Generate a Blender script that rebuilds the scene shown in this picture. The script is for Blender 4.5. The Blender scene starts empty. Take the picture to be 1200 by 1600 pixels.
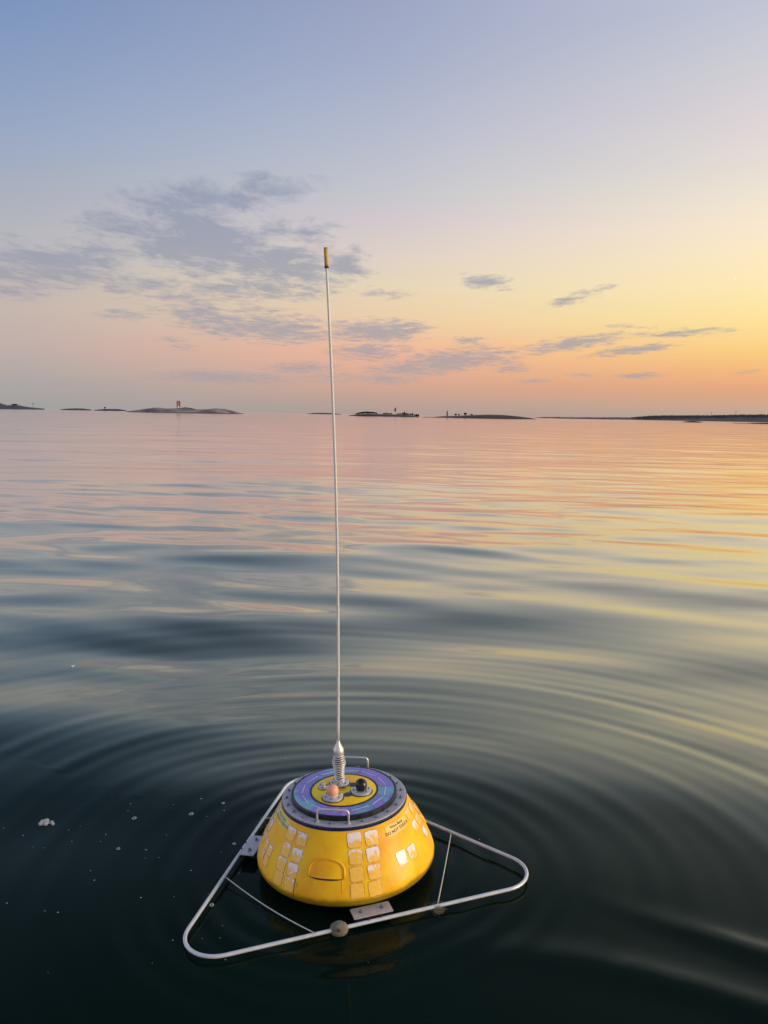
import bpy, bmesh, math, random
import numpy as np
from mathutils import Vector, Matrix, noise
R = math.radians
random.seed(7); rng = np.random.default_rng(11)
sc = bpy.context.scene
C = sc.collection

# ------------------------------------------------------------------ camera
F_PX, IMG_W, IMG_H = 1276.1, 1200.0, 1600.0       # focal length in pixels of the 1200x1600 photograph
CAM_H, PITCH, ROLL = 2.314, R(6.79), R(1.0025)
cam_d = bpy.data.cameras.new('camera'); cam = bpy.data.objects.new('camera', cam_d); C.objects.link(cam)
cam_d.sensor_fit = 'VERTICAL'; cam_d.sensor_height = 36.0; cam_d.lens = F_PX / IMG_H * 36.0
cam_d.clip_start = 0.05; cam_d.clip_end = 120000
fw = Vector((0, math.cos(PITCH), -math.sin(PITCH))); rt = Vector((1, 0, 0)); up = rt.cross(fw)
r2 = math.cos(ROLL) * rt + math.sin(ROLL) * up
u2 = -math.sin(ROLL) * rt + math.cos(ROLL) * up
M = Matrix((r2, u2, -fw)).transposed().to_4x4(); M.translation = (0, 0, CAM_H)
cam.matrix_world = M
sc.camera = cam

def ray(px, py):
    c, s = math.cos(ROLL), math.sin(ROLL); x, y = px - 600, py - 800
    X = c * x + s * y; Y = -(-s * x + c * y)
    return (fw * F_PX + rt * X + up * Y).normalized()
def on_water(px, py, z=0.0):
    d = ray(px, py); t = (z - CAM_H) / d.z
    return Vector((0, 0, CAM_H)) + t * d
def at_dist(px, dist):                             # point on the sea at this bearing and distance
    yh = 637.5 + 21.0 * px / 1200
    d = ray(px, yh); d.z = 0; d.normalize(); return d * dist
def height_of(px, py, dist):
    yh = 637.5 + 21.0 * px / 1200
    return CAM_H + (yh - py) / F_PX * dist

# ------------------------------------------------------------------ sky, sun, exposure
def lin(c): return tuple(((v/255)/12.92 if v/255 <= .04045 else ((v/255+.055)/1.055)**2.4) for v in c)
SUN_AZ, SUN_EL = R(88), R(11.0)
w = bpy.data.worlds.new('World'); sc.world = w; w.use_nodes = True
nt = w.node_tree; nt.nodes.clear()
def N(t, tree=None, **k):
    n = (tree or nt).nodes.new(t)
    for a, b in k.items(): setattr(n, a, b)
    return n
L = nt.links.new
def math_n(op, a, b=None, c=None, tree=None, clamp=False):
    tr = tree or nt; n = tr.nodes.new('ShaderNodeMath'); n.operation = op; n.use_clamp = clamp
    for i, v in enumerate((a, b, c)):
        if v is None: continue
        if isinstance(v, (int, float)): n.inputs[i].default_value = v
        else: tr.links.new(v, n.inputs[i])
    return n.outputs[0]
tc = N('ShaderNodeTexCoord')
nrm = N('ShaderNodeVectorMath', operation='NORMALIZE'); L(tc.outputs['Generated'], nrm.inputs[0])
sep = N('ShaderNodeSeparateXYZ'); L(nrm.outputs[0], sep.inputs[0])
X, Y, Z = sep.outputs
def ramp(stops):
    r = N('ShaderNodeValToRGB'); r.color_ramp.interpolation = 'B_SPLINE' if False else 'LINEAR'
    cr = r.color_ramp
    stops = sorted((math.sin(R(e)), c) for e, c in stops)
    cr.elements[0].position = stops[0][0]; cr.elements[0].color = lin(stops[0][1]) + (1,)
    cr.elements[1].position = stops[-1][0]; cr.elements[1].color = lin(stops[-1][1]) + (1,)
    for p, c in stops[1:-1]:
        e = cr.elements.new(p); e.color = lin(c) + (1,)
    L(Z, r.inputs[0]); return r.outputs[0]
ZEN = (84, 106, 148)
rL = ramp([(0,(160,160,160)),(1.6,(170,165,163)),(3.9,(190,172,168)),(6.2,(196,180,172)),(8.4,(190,182,178)),(10.2,(183,182,186)),(12.9,(170,175,187)),(16.5,(152,167,194)),(19.9,(137,157,192)),(23,(124,148,188)),(29,(106,130,173)),(36,(90,113,156)),(60,(76,97,138)),(90,ZEN)])
rC = ramp([(0,(172,156,150)),(1,(190,160,148)),(2.1,(212,166,146)),(4.3,(238,181,151)),(6.5,(236,204,168)),(8.6,(230,212,182)),(10.6,(222,207,196)),(13,(208,199,204)),(14.6,(197,197,203)),(18.4,(180,186,204)),(21.9,(166,174,200)),(25.3,(156,165,194)),(36,(128,145,185)),(60,(100,122,166)),(90,ZEN)])
rR = ramp([(0,(180,158,148)),(.75,(198,166,144)),(2,(226,164,127)),(3.2,(243,183,122)),(4.4,(250,204,128)),(6.3,(252,225,152)),(8.3,(253,231,177)),(10.2,(252,232,193)),(12,(249,230,204)),(13.8,(238,227,208)),(15.5,(229,220,211)),(19,(217,208,213)),(20.7,(207,206,210)),(23.9,(192,196,212)),(30,(196,198,212)),(38,(184,190,210)),(60,(122,140,178)),(90,ZEN)])
rS = ramp([(0,(205,160,130)),(2,(250,180,105)),(4.4,(255,215,125)),(8,(255,242,180)),(12,(255,242,215)),(18,(240,230,220)),(25,(218,216,220)),(38,(196,198,212)),(60,(118,136,176)),(90,ZEN)])
rB = ramp([(0,(178,158,166)),(4,(205,178,180)),(9,(222,198,194)),(16,(214,203,206)),(25,(188,188,206)),(38,(146,158,190)),(60,(106,125,166)),(90,ZEN)])
# angle in azimuth from the sun
hl = math_n('SQRT', math_n('ADD', math_n('MULTIPLY', X, X), math_n('MULTIPLY', Y, Y)))
hl = math_n('MAXIMUM', hl, 1e-5)
dt = math_n('DIVIDE', math_n('ADD', math_n('MULTIPLY', X, math.sin(SUN_AZ)), math_n('MULTIPLY', Y, math.cos(SUN_AZ))), hl)
az = math_n('MULTIPLY', math_n('ARCCOSINE', math_n('MINIMUM', math_n('MAXIMUM', dt, -1.0), 1.0)), 180 / math.pi)
def step(a, b):
    m = N('ShaderNodeMapRange'); m.inputs['From Min'].default_value = a; m.inputs['From Max'].default_value = b
    L(az, m.inputs['Value']); return m.outputs[0]
def mix(f, a, b, tree=None):
    tr = tree or nt; m = tr.nodes.new('ShaderNodeMix'); m.data_type = 'RGBA'
    for s, v in ((m.inputs[0], f), (m.inputs[6], a), (m.inputs[7], b)):
        if isinstance(v, (int, float)): s.default_value = v
        elif isinstance(v, tuple): s.default_value = v if len(v) == 4 else v + (1,)
        else: tr.links.new(v, s)
    return m.outputs[2]
glow = N('ShaderNodeVectorMath', operation='SCALE'); L(rS, glow.inputs[0]); glow.inputs['Scale'].default_value = 1.7
sky = mix(step(8, 64), glow.outputs[0], rR); sky = mix(step(64, 88), sky, rC); sky = mix(step(88, 112), sky, rL); back_fill = N('ShaderNodeVectorMath', operation='SCALE'); L(rB, back_fill.inputs[0]); back_fill.inputs['Scale'].default_value = 1.65
sky = mix(step(124, 162), sky, back_fill.outputs[0])  # sky behind the viewer scaled up, an added fill for the hull

# clouds: noise laid on a flat layer overhead, gathered into banks by soft ellipses in bearing / slope space
zc = math_n('MAXIMUM', Z, .012)
cx_ = math_n('DIVIDE', X, zc); cy_ = math_n('DIVIDE', Y, zc)
cv = N('ShaderNodeCombineXYZ'); L(cx_, cv.inputs[0]); L(cy_, cv.inputs[1])
def noise_w(scale, detail, rough, sx, sy, rot=0, dist=0., off=0):
    mp = N('ShaderNodeMapping'); mp.inputs['Scale'].default_value = (sx, sy, 1); mp.inputs['Rotation'].default_value = (0, 0, rot); mp.inputs['Location'].default_value = (off, off*.7, off)
    L(cv.outputs[0], mp.inputs[0])
    n = N('ShaderNodeTexNoise'); n.inputs['Scale'].default_value = scale; n.inputs['Detail'].default_value = detail
    n.inputs['Roughness'].default_value = rough; n.inputs['Distortion'].default_value = dist
    L(mp.outputs[0], n.inputs[0]); return n.outputs[0]
nz_big = noise_w(1.1, 3, .5, 1, .42, R(20), .3, 3.1)
nz_fine = noise_w(5.0, 9, .66, 1, .55, R(16), .35, 9.7)
Yp = math_n('MAXIMUM', Y, .02)
gu = math_n('DIVIDE', X, Yp); gv = math_n('DIVIDE', Z, Yp)
gq = N('ShaderNodeCombineXYZ'); L(gu, gq.inputs[0]); L(gv, gq.inputs[1])
ell = [ # px, py, half width, half height, tilt (deg, + = right end up), weight
 (60,412,150,42,0,1.15),(215,350,120,52,16,.95),(330,380,150,50,-6,1.3),(430,410,140,42,-10,1.1),(340,308,150,30,8,1.0),(540,412,40,30,-15,1.1),(450,300,60,18,10,.55),(20,455,60,16,0,.8),(230,450,100,24,-8,.75),(400,450,130,22,0,.8),(140,395,120,30,5,.9),(480,365,80,30,-8,.7),
 (340,503,100,24,-10,1.05),(440,512,95,26,-4,1.1),(590,518,85,19,2,1.15),(200,492,50,9,-2,.75),(275,536,34,9,-10,.6),(575,550,70,15,0,1.0),(470,575,60,10,2,.95),(350,590,120,11,-1,1.0),(520,590,80,8,0,.7),
 (705,563,110,18,6,1.15),(640,577,70,14,2,1.0),(602,592,55,9,0,.9),(795,574,34,9,0,.9),(730,531,30,8,0,.9),
 (900,536,95,11,9,1.15),(990,547,80,7,8,1.05),(1060,520,85,7,4,1.05),(990,510,40,4,0,.7),
 (762,440,44,13,-6,1.0),(912,461,52,10,16,.95),(1002,587,40,5,2,1.0),(830,595,30,4,0,.8),(912,586,26,4,-3,.7),(600,460,55,8,0,.6),(1165,582,24,5,8,.55),(120,600,160,8,0,.45)]
acc = None
for px, py, a, b, tilt, wt in ell:
    def gn(x, y): d = ray(x, y); return d.x / d.y, d.z / d.y
    c0 = gn(px, py); c1 = gn(px + a, py); c2 = gn(px, py - b)
    sa = abs(c1[0] - c0[0]) * 1.25; sb = abs(c2[1] - c0[1]) * 1.35
    mp = N('ShaderNodeMapping'); mp.vector_type = 'TEXTURE'
    mp.inputs['Location'].default_value = (c0[0], c0[1], 0); mp.inputs['Rotation'].default_value = (0, 0, R(tilt)); mp.inputs['Scale'].default_value = (sa, sb, 1)
    L(gq.outputs[0], mp.inputs[0])
    g = N('ShaderNodeTexGradient', gradient_type='SPHERICAL'); L(mp.outputs[0], g.inputs[0])
    v = math_n('MULTIPLY', math_n('POWER', g.outputs[1], .7), wt)
    acc = v if acc is None else math_n('MAXIMUM', acc, v)
# a little everywhere else behind the viewer, as thin wisps
front = math_n('GREATER_THAN', Y, .02)
acc = math_n('MULTIPLY', acc, front)
dens = math_n('ADD', math_n('MULTIPLY', acc, .70), math_n('ADD', math_n('MULTIPLY', math_n('SUBTRACT', nz_fine, .5), 2.1), math_n('MULTIPLY', math_n('SUBTRACT', nz_big, .5), .5)))
m = N('ShaderNodeMapRange', interpolation_type='SMOOTHSTEP'); m.inputs['From Min'].default_value = .10; m.inputs['From Max'].default_value = .72
L(dens, m.inputs['Value'])
gate = math_n('MULTIPLY', acc, 4.0, clamp=True)
alpha = math_n('MULTIPLY', math_n('MULTIPLY', m.outputs[0], gate), .84)
hz = N('ShaderNodeMapRange'); hz.inputs['From Min'].default_value = .03; hz.inputs['From Max'].default_value = .22; L(Z, hz.inputs['Value'])
ccol = mix(hz.outputs[0], lin((160,152,158)), lin((132,145,170)))
ccol = mix(.10, ccol, sky)
thin = math_n('MULTIPLY', math_n('SUBTRACT', 1.0, alpha), alpha)
rim = mix(math_n('MULTIPLY', thin, .5), ccol, lin((215,205,205)))
skyc = mix(alpha, sky, rim)
bg = N('ShaderNodeBackground'); L(skyc, bg.inputs[0]); bg.inputs[1].default_value = 1.0
ns = N('ShaderNodeTexSky', sky_type='NISHITA'); ns.sun_disc = False; ns.sun_elevation = SUN_EL; ns.sun_rotation = SUN_AZ
ns.altitude = 0; ns.air_density = 1.0; ns.dust_density = 1.2
bg2 = N('ShaderNodeBackground'); L(ns.outputs[0], bg2.inputs[0]); bg2.inputs[1].default_value = 0.004
ad = N('ShaderNodeAddShader'); L(bg.outputs[0], ad.inputs[0]); L(bg2.outputs[0], ad.inputs[1])
wo = N('ShaderNodeOutputWorld'); L(ad.outputs[0], wo.inputs[0])
w.cycles.sampling_method = 'MANUAL'; w.cycles.sample_map_resolution = 512

sun_d = bpy.data.lights.new('sun', 'SUN'); sun_d.energy = 2.5; sun_d.angle = R(22); sun_d.color = (1, .76, .46)
sun = bpy.data.objects.new('sun', sun_d); C.objects.link(sun)
LAMP_AZ = SUN_AZ + R(18)
sd = Vector((math.sin(LAMP_AZ) * math.cos(SUN_EL), math.cos(LAMP_AZ) * math.cos(SUN_EL), math.sin(SUN_EL)))
sun.rotation_euler = sd.to_track_quat('Z', 'Y').to_euler()
sc.view_settings.view_transform = 'Standard'; sc.view_settings.look = 'None'
sc.view_settings.exposure = 0.0; sc.view_settings.gamma = 1.0; sc.view_settings.use_curve_mapping = False
sc.cycles.max_bounces = 8; sc.cycles.transparent_max_bounces = 8
sc.cycles.sample_clamp_indirect = 4.0

# ------------------------------------------------------------------ materials
def material(name): 
    m = bpy.data.materials.new(name); m.use_nodes = True; m.node_tree.nodes.clear()
    return m, m.node_tree
def pbsdf(name, col, rough=.5, metal=0., var=.0, vscale=20., bump=0., bscale=60., coat=0., emit=None, es=0., spec=.5, dirt=None):
    m, t = material(name); T = t.links.new
    p = N('ShaderNodeBsdfPrincipled', t); o = N('ShaderNodeOutputMaterial', t); T(p.outputs[0], o.inputs[0])
    p.inputs['Roughness'].default_value = rough; p.inputs['Metallic'].default_value = metal
    p.inputs['Coat Weight'].default_value = coat; p.inputs['Specular IOR Level'].default_value = spec
    co = N('ShaderNodeTexCoord', t)
    n = N('ShaderNodeTexNoise', t); n.inputs['Scale'].default_value = vscale; n.inputs['Detail'].default_value = 6; T(co.outputs['Object'], n.inputs[0])
    k = (1 - var); c2 = tuple(v * (1 - var) for v in col); c1 = tuple(min(1, v * (1 + var)) for v in col)
    f = math_n('MULTIPLY_ADD', n.outputs[0], 2.2, -.6, tree=t, clamp=True)
    cc = mix(f, c2, c1, t)
    if dirt:
        n2 = N('ShaderNodeTexNoise', t); n2.inputs['Scale'].default_value = dirt[1]; n2.inputs['Detail'].default_value = 8; n2.inputs['Roughness'].default_value = .7; T(co.outputs['Object'], n2.inputs[0])
        f2 = math_n('MULTIPLY', math_n('MULTIPLY_ADD', n2.outputs[0], 6, -3.4, tree=t, clamp=True), dirt[2], tree=t)
        cc = mix(f2, cc, dirt[0], t)
    T(cc, p.inputs['Base Color'])
    T(math_n('MULTIPLY_ADD', f, .15, rough - .07, tree=t, clamp=True), p.inputs['Roughness'])
    if bump:
        nb = N('ShaderNodeTexNoise', t); nb.inputs['Scale'].default_value = bscale; nb.inputs['Detail'].default_value = 5; T(co.outputs['Object'], nb.inputs[0])
        b = N('ShaderNodeBump', t); b.inputs['Strength'].default_value = 1; b.inputs['Distance'].default_value = bump; T(nb.outputs[0], b.inputs['Height']); T(b.outputs[0], p.inputs['Normal'])
    if emit: p.inputs['Emission Color'].default_value = emit + (1,); p.inputs['Emission Strength'].default_value = es
    return m
MT = {}
MT['steel'] = pbsdf('brushed_steel', (.66,.65,.65), .36, .6, .12, 60, .0004, 250, dirt=((.18,.16,.13),30,.5))
MT['flange'] = pbsdf('grey_flange', (.47,.46,.46), .5, .3, .15, 45, .0004, 180, dirt=((.10,.10,.11),40,.6))
MT['tube'] = pbsdf('tube_steel', (.60,.63,.65), .36, .25, .08, 25, .0004, 120, dirt=((.24,.22,.16),14,.45))
MT['alu'] = pbsdf('aluminium_plate', (.52,.50,.50), .45, .5, .1, 50, .0005, 150, dirt=((.2,.16,.12),35,.5))
MT['navy'] = pbsdf('navy_seal', (.018,.022,.085), .3, 0, .2, 30)
MT['rubber'] = pbsdf('black_rubber', (.008,.008,.010), .35, 0, .2, 30, .0005, 120)
MT['darkhull'] = pbsdf('dark_underside', (.006,.004,.003), .7, 0, .6, 7, .002, 40, dirt=((.05,.022,.005),9,.5))
MT['black'] = pbsdf('black_glass_dome', (.004,.004,.005), .22, 0, .1, 20)
MT['pink'] = pbsdf('salmon_dome', (.80,.36,.22), .45, 0, .06, 20)
MT['rod'] = pbsdf('white_whip', (.62,.62,.60), .35, 0, .06, 40)
MT['tip'] = pbsdf('ochre_tip', (.45,.28,.02), .5, 0, .25, 25, dirt=((.08,.03,.01),60,.6))
MT['line'] = pbsdf('pale_cell_line', (.80,.80,.76), .4)
MT['ink'] = pbsdf('black_ink', (.012,.012,.015), .6)
MT['faded_ink'] = pbsdf('faded_ink', (.16,.16,.07), .6)
MT['anode'] = pbsdf('weathered_zinc', (.16,.145,.10), .8, 0, .3, 40, .002, 90, dirt=((.06,.06,.04),50,.6))
MT['weed'] = pbsdf('brown_weed', (.17,.15,.085), .9, 0, .4, 60, .003, 120)
MT['cord'] = pbsdf('white_cord', (.55,.55,.52), .6, 0, .15, 60)
MT['bumper'] = pbsdf('salmon_brown_bumper', (.38,.17,.11), .6, 0, .2, 40)
MT['foam'] = pbsdf('sea_foam', (.40,.43,.40), .35, 0, .1, 80)
MT['slot'] = pbsdf('slot_shadow_and_dark_trim', (.03,.012,.003), .7)

def yellow(name, base=(.92,.52,.004), grime=1.0):
    m, t = material(name); T = t.links.new
    p = N('ShaderNodeBsdfPrincipled', t); o = N('ShaderNodeOutputMaterial', t); T(p.outputs[0], o.inputs[0])
    p.inputs['Coat Weight'].default_value = .06; p.inputs['Coat Roughness'].default_value = .2; p.inputs['Specular IOR Level'].default_value = .25
    co = N('ShaderNodeTexCoord', t)
    def nz(s, d, r=.55, scale=(1,1,1)):
        mp = N('ShaderNodeMapping', t); mp.inputs['Scale'].default_value = scale; T(co.outputs['Object'], mp.inputs[0])
        n = N('ShaderNodeTexNoise', t); n.inputs['Scale'].default_value = s; n.inputs['Detail'].default_value = d; n.inputs['Roughness'].default_value = r
        T(mp.outputs[0], n.inputs[0]); return n.outputs[0]
    big = nz(5, 3); 
    c = mix(math_n('MULTIPLY_ADD', big, 3, -1.0, tree=t, clamp=True), (base[0]*.93, base[1]*.70, base[2]), (base[0]*1.02, base[1]*1.15, base[2]*1.3), t)
    st = nz(16, 6, .6, (1,1,.12))                  # faded vertical streaks
    c = mix(math_n('MULTIPLY', math_n('MULTIPLY_ADD', st, 5, -2.7, tree=t, clamp=True), .42*grime, tree=t), c, (.74,.30,.012), t)
    dr = nz(38, 8, .7)
    c = mix(math_n('MULTIPLY', math_n('MULTIPLY_ADD', dr, 7, -4.4, tree=t, clamp=True), .60*grime, tree=t), c, (.28,.13,.02), t)
    sp = nz(130, 2)
    c = mix(math_n('MULTIPLY', math_n('MULTIPLY_ADD', sp, 12, -8.3, tree=t, clamp=True), .5*grime, tree=t), c, (.10,.06,.02), t)
    # algae film and the under-curl's shade, both painted along the shell's bottom edge
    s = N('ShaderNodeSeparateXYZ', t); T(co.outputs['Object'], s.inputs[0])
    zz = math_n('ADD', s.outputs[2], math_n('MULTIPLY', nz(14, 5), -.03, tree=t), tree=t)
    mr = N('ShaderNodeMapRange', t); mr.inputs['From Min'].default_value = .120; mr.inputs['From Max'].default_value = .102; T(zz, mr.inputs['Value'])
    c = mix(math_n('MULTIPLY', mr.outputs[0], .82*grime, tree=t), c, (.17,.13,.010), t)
    T(c, p.inputs['Base Color'])
    T(math_n('MULTIPLY_ADD', dr, .3, .22, tree=t, clamp=True), p.inputs['Roughness'])
    b = N('ShaderNodeBump', t); b.inputs['Strength'].default_value = 1; b.inputs['Distance'].default_value = .0006
    T(nz(28, 4), b.inputs['Height']); T(b.outputs[0], p.inputs['Normal'])
    return m
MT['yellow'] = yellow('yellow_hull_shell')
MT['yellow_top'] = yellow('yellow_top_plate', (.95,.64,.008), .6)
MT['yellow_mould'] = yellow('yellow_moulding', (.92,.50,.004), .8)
MT['stickerbase'] = pbsdf('pale_yellow_sticker', (.80,.55,.14), .45, 0, .12, 60)
MT['sticker_green'] = pbsdf('pale_green_sticker', (.62,.60,.22), .45, 0, .2, 60)

def tape_mat(name, keep):
    """reflective tape whose white film has worn off from the bottom up; UV 0..1 over each piece"""
    m, t = material(name); T = t.links.new
    p = N('ShaderNodeBsdfPrincipled', t); o = N('ShaderNodeOutputMaterial', t); T(p.outputs[0], o.inputs[0])
    uv = N('ShaderNodeTexCoord', t); s = N('ShaderNodeSeparateXYZ', t); T(uv.outputs['UV'], s.inputs[0])
    def nz(sc_, d, scale=(1,1,1), r=.6):
        mp = N('ShaderNodeMapping', t); mp.inputs['Scale'].default_value = scale; T(uv.outputs['Object'], mp.inputs[0])
        n = N('ShaderNodeTexNoise', t); n.inputs['Scale'].default_value = sc_; n.inputs['Detail'].default_value = d; n.inputs['Roughness'].default_value = r; T(mp.outputs[0], n.inputs[0]); return n.outputs[0]
    a = math_n('MULTIPLY', math_n('SUBTRACT', nz(62, 6, (1,1,.4), .7), .5, tree=t), 3.2, tree=t)
    v = math_n('ADD', math_n('SUBTRACT', s.outputs[1], 1 - keep, tree=t), a, tree=t)
    f = math_n('MULTIPLY_ADD', v, 6, .0, tree=t, clamp=True)
    peach = mix(math_n('MULTIPLY_ADD', nz(70, 4), 3, -1, tree=t, clamp=True), (.92,.56,.12), (.92,.50,.02), t)
    white = mix(math_n('MULTIPLY_ADD', nz(150, 4), 4, -1.5, tree=t, clamp=True), (.84,.72,.60), (.86,.82,.90), t)
    eu = math_n('MINIMUM', math_n('MINIMUM', s.outputs[0], math_n('SUBTRACT', 1, s.outputs[0], tree=t), tree=t), math_n('MINIMUM', s.outputs[1], math_n('SUBTRACT', 1, s.outputs[1], tree=t), tree=t), tree=t)
    ed = math_n('MULTIPLY_ADD', eu, -22, 1.1, tree=t, clamp=True)
    T(mix(math_n('MULTIPLY', ed, math_n('MULTIPLY_ADD', nz(40, 3), 4, -1.3, tree=t, clamp=True), tree=t), mix(f, peach, white, t), (.16,.05,.01), t), p.inputs['Base Color']); p.inputs['Roughness'].default_value = .3
    b = N('ShaderNodeBump', t); b.inputs['Strength'].default_value = 1; b.inputs['Distance'].default_value = .0005; T(f, b.inputs['Height']); T(b.outputs[0], p.inputs['Normal'])
    return m
TAPE = {k: tape_mat('worn_reflective_tape_%d' % int(k*10), k) for k in (-.2, .1, .3, .6, 1.0)}

def solar_mat(i, a, b):
    m, t = material('solar_cell_glass_%d' % i); T = t.links.new
    p = N('ShaderNodeBsdfPrincipled', t); o = N('ShaderNodeOutputMaterial', t); T(p.outputs[0], o.inputs[0])
    co = N('ShaderNodeTexCoord', t)
    n = N('ShaderNodeTexNoise', t); n.inputs['Scale'].default_value = 9; n.inputs['Detail'].default_value = 3; T(co.outputs['Object'], n.inputs[0])
    w_ = N('ShaderNodeTexWave', t); w_.inputs['Scale'].default_value = 60; w_.inputs['Distortion'].default_value = 1.2; T(co.outputs['Object'], w_.inputs[0])
    f = math_n('MULTIPLY_ADD', n.outputs[0], 3, -1.0, tree=t, clamp=True)
    c = mix(f, a, b, t); c = mix(math_n('MULTIPLY', w_.outputs[1], .18, tree=t), c, (.03,.03,.12), t)
    T(c, p.inputs['Base Color']); p.inputs['Roughness'].default_value = .25; p.inputs['Coat Weight'].default_value = 1.0; p.inputs['Coat Roughness'].default_value = .05
    return m

# ------------------------------------------------------------------ object helpers
def link(o, parent=None):
    C.objects.link(o)
    if parent is not None: o.parent = parent
    return o
def tag(o, label=None, cat=None, group=None, kind=None):
    if label: o['label'] = label
    if cat: o['category'] = cat
    if group: o['group'] = group
    if kind: o['kind'] = kind
    return o
def empty(name, loc, rot=(0,0,0), scale=1):
    o = bpy.data.objects.new(name, None); o.location = loc; o.rotation_euler = rot; o.empty_display_size = .2
    return link(o)
def mesh_obj(name, verts, faces, mat, parent=None, smooth=True, uvs=None):
    me = bpy.data.meshes.new(name); me.from_pydata([tuple(v) for v in verts], [], [tuple(f) for f in faces])
    me.materials.append(mat); me.polygons.foreach_set('use_smooth', [smooth] * len(me.polygons))
    if uvs is not None:
        u = me.uv_layers.new(name='UVMap')
        for lp in me.loops: u.data[lp.index].uv = uvs[lp.vertex_index]
    me.update()
    return link(bpy.data.objects.new(name, me), parent)
def bm_obj(name, bm, mat, parent=None, smooth=False, angle=None):
    me = bpy.data.meshes.new(name); bmesh.ops.recalc_face_normals(bm, faces=bm.faces); bm.to_mesh(me); bm.free(); me.materials.append(mat)
    me.polygons.foreach_set('use_smooth', [smooth] * len(me.polygons)); 
    if angle: me.set_sharp_from_angle(angle=R(angle))
    return link(bpy.data.objects.new(name, me), parent)
def lathe(name, prof, mat, parent=None, seg=96, closed=False, sharp=35, centre=(0,0)):
    prof = list(prof); n = len(prof); V = []; Fc = []
    for r_, z_ in prof:
        for k in range(seg):
            a = 2*math.pi*k/seg; V.append((centre[0] + r_*math.cos(a), centre[1] + r_*math.sin(a), z_))
    rows = n if closed else n - 1
    for i in range(rows):
        j = (i + 1) % n
        for k in range(seg):
            k2 = (k + 1) % seg; Fc.append((i*seg+k, i*seg+k2, j*seg+k2, j*seg+k))
    o = mesh_obj(name, V, Fc, mat, parent)
    bm = bmesh.new(); bm.from_mesh(o.data); bmesh.ops.remove_doubles(bm, verts=bm.verts, dist=1e-6); bmesh.ops.recalc_face_normals(bm, faces=bm.faces); bm.to_mesh(o.data); bm.free()
    o.data.set_sharp_from_angle(angle=R(sharp)); return o
def tube(name, pts, rad, mat, parent=None, seg=12, closed=False, radii=None):
    pts = [Vector(p) for p in pts]; n = len(pts); V = []; Fc = []
    prev = None
    for i, p in enumerate(pts):
        a = pts[(i-1) % n] if (closed or i > 0) else p; b = pts[(i+1) % n] if (closed or i < n-1) else p
        t = (b - a).normalized()
        if prev is None:
            ref = Vector((0,0,1)) if abs(t.z) < .9 else Vector((1,0,0)); u = t.cross(ref).normalized()
        else: u = (prev - t * prev.dot(t)).normalized()
        prev = u; v = t.cross(u); rr = radii[i] if radii else rad
        for k in range(seg):
            c = 2*math.pi*k/seg; V.append(p + u*(math.cos(c)*rr) + v*(math.sin(c)*rr))
    for i in range(n if closed else n-1):
        j = (i+1) % n
        for k in range(seg):
            k2 = (k+1) % seg; Fc.append((i*seg+k, i*seg+k2, j*seg+k2, j*seg+k))
    if not closed:
        V.append(pts[0]); V.append(pts[-1]); c0 = len(V)-2
        for k in range(seg):
            k2 = (k+1) % seg; Fc.append((c0, k2, k)); Fc.append((c0+1, (n-1)*seg+k, (n-1)*seg+k2))
    return mesh_obj(name, V, Fc, mat, parent)
def box_bm(sx, sy, sz, bevel=0., loc=(0,0,0)):
    bm = bmesh.new(); bmesh.ops.create_cube(bm, size=1); bmesh.ops.scale(bm, vec=(sx,sy,sz), verts=bm.verts)
    if bevel: bmesh.ops.bevel(bm, geom=bm.edges[:], offset=bevel, segments=2, affect='EDGES')
    bmesh.ops.translate(bm, vec=loc, verts=bm.verts); return bm

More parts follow.
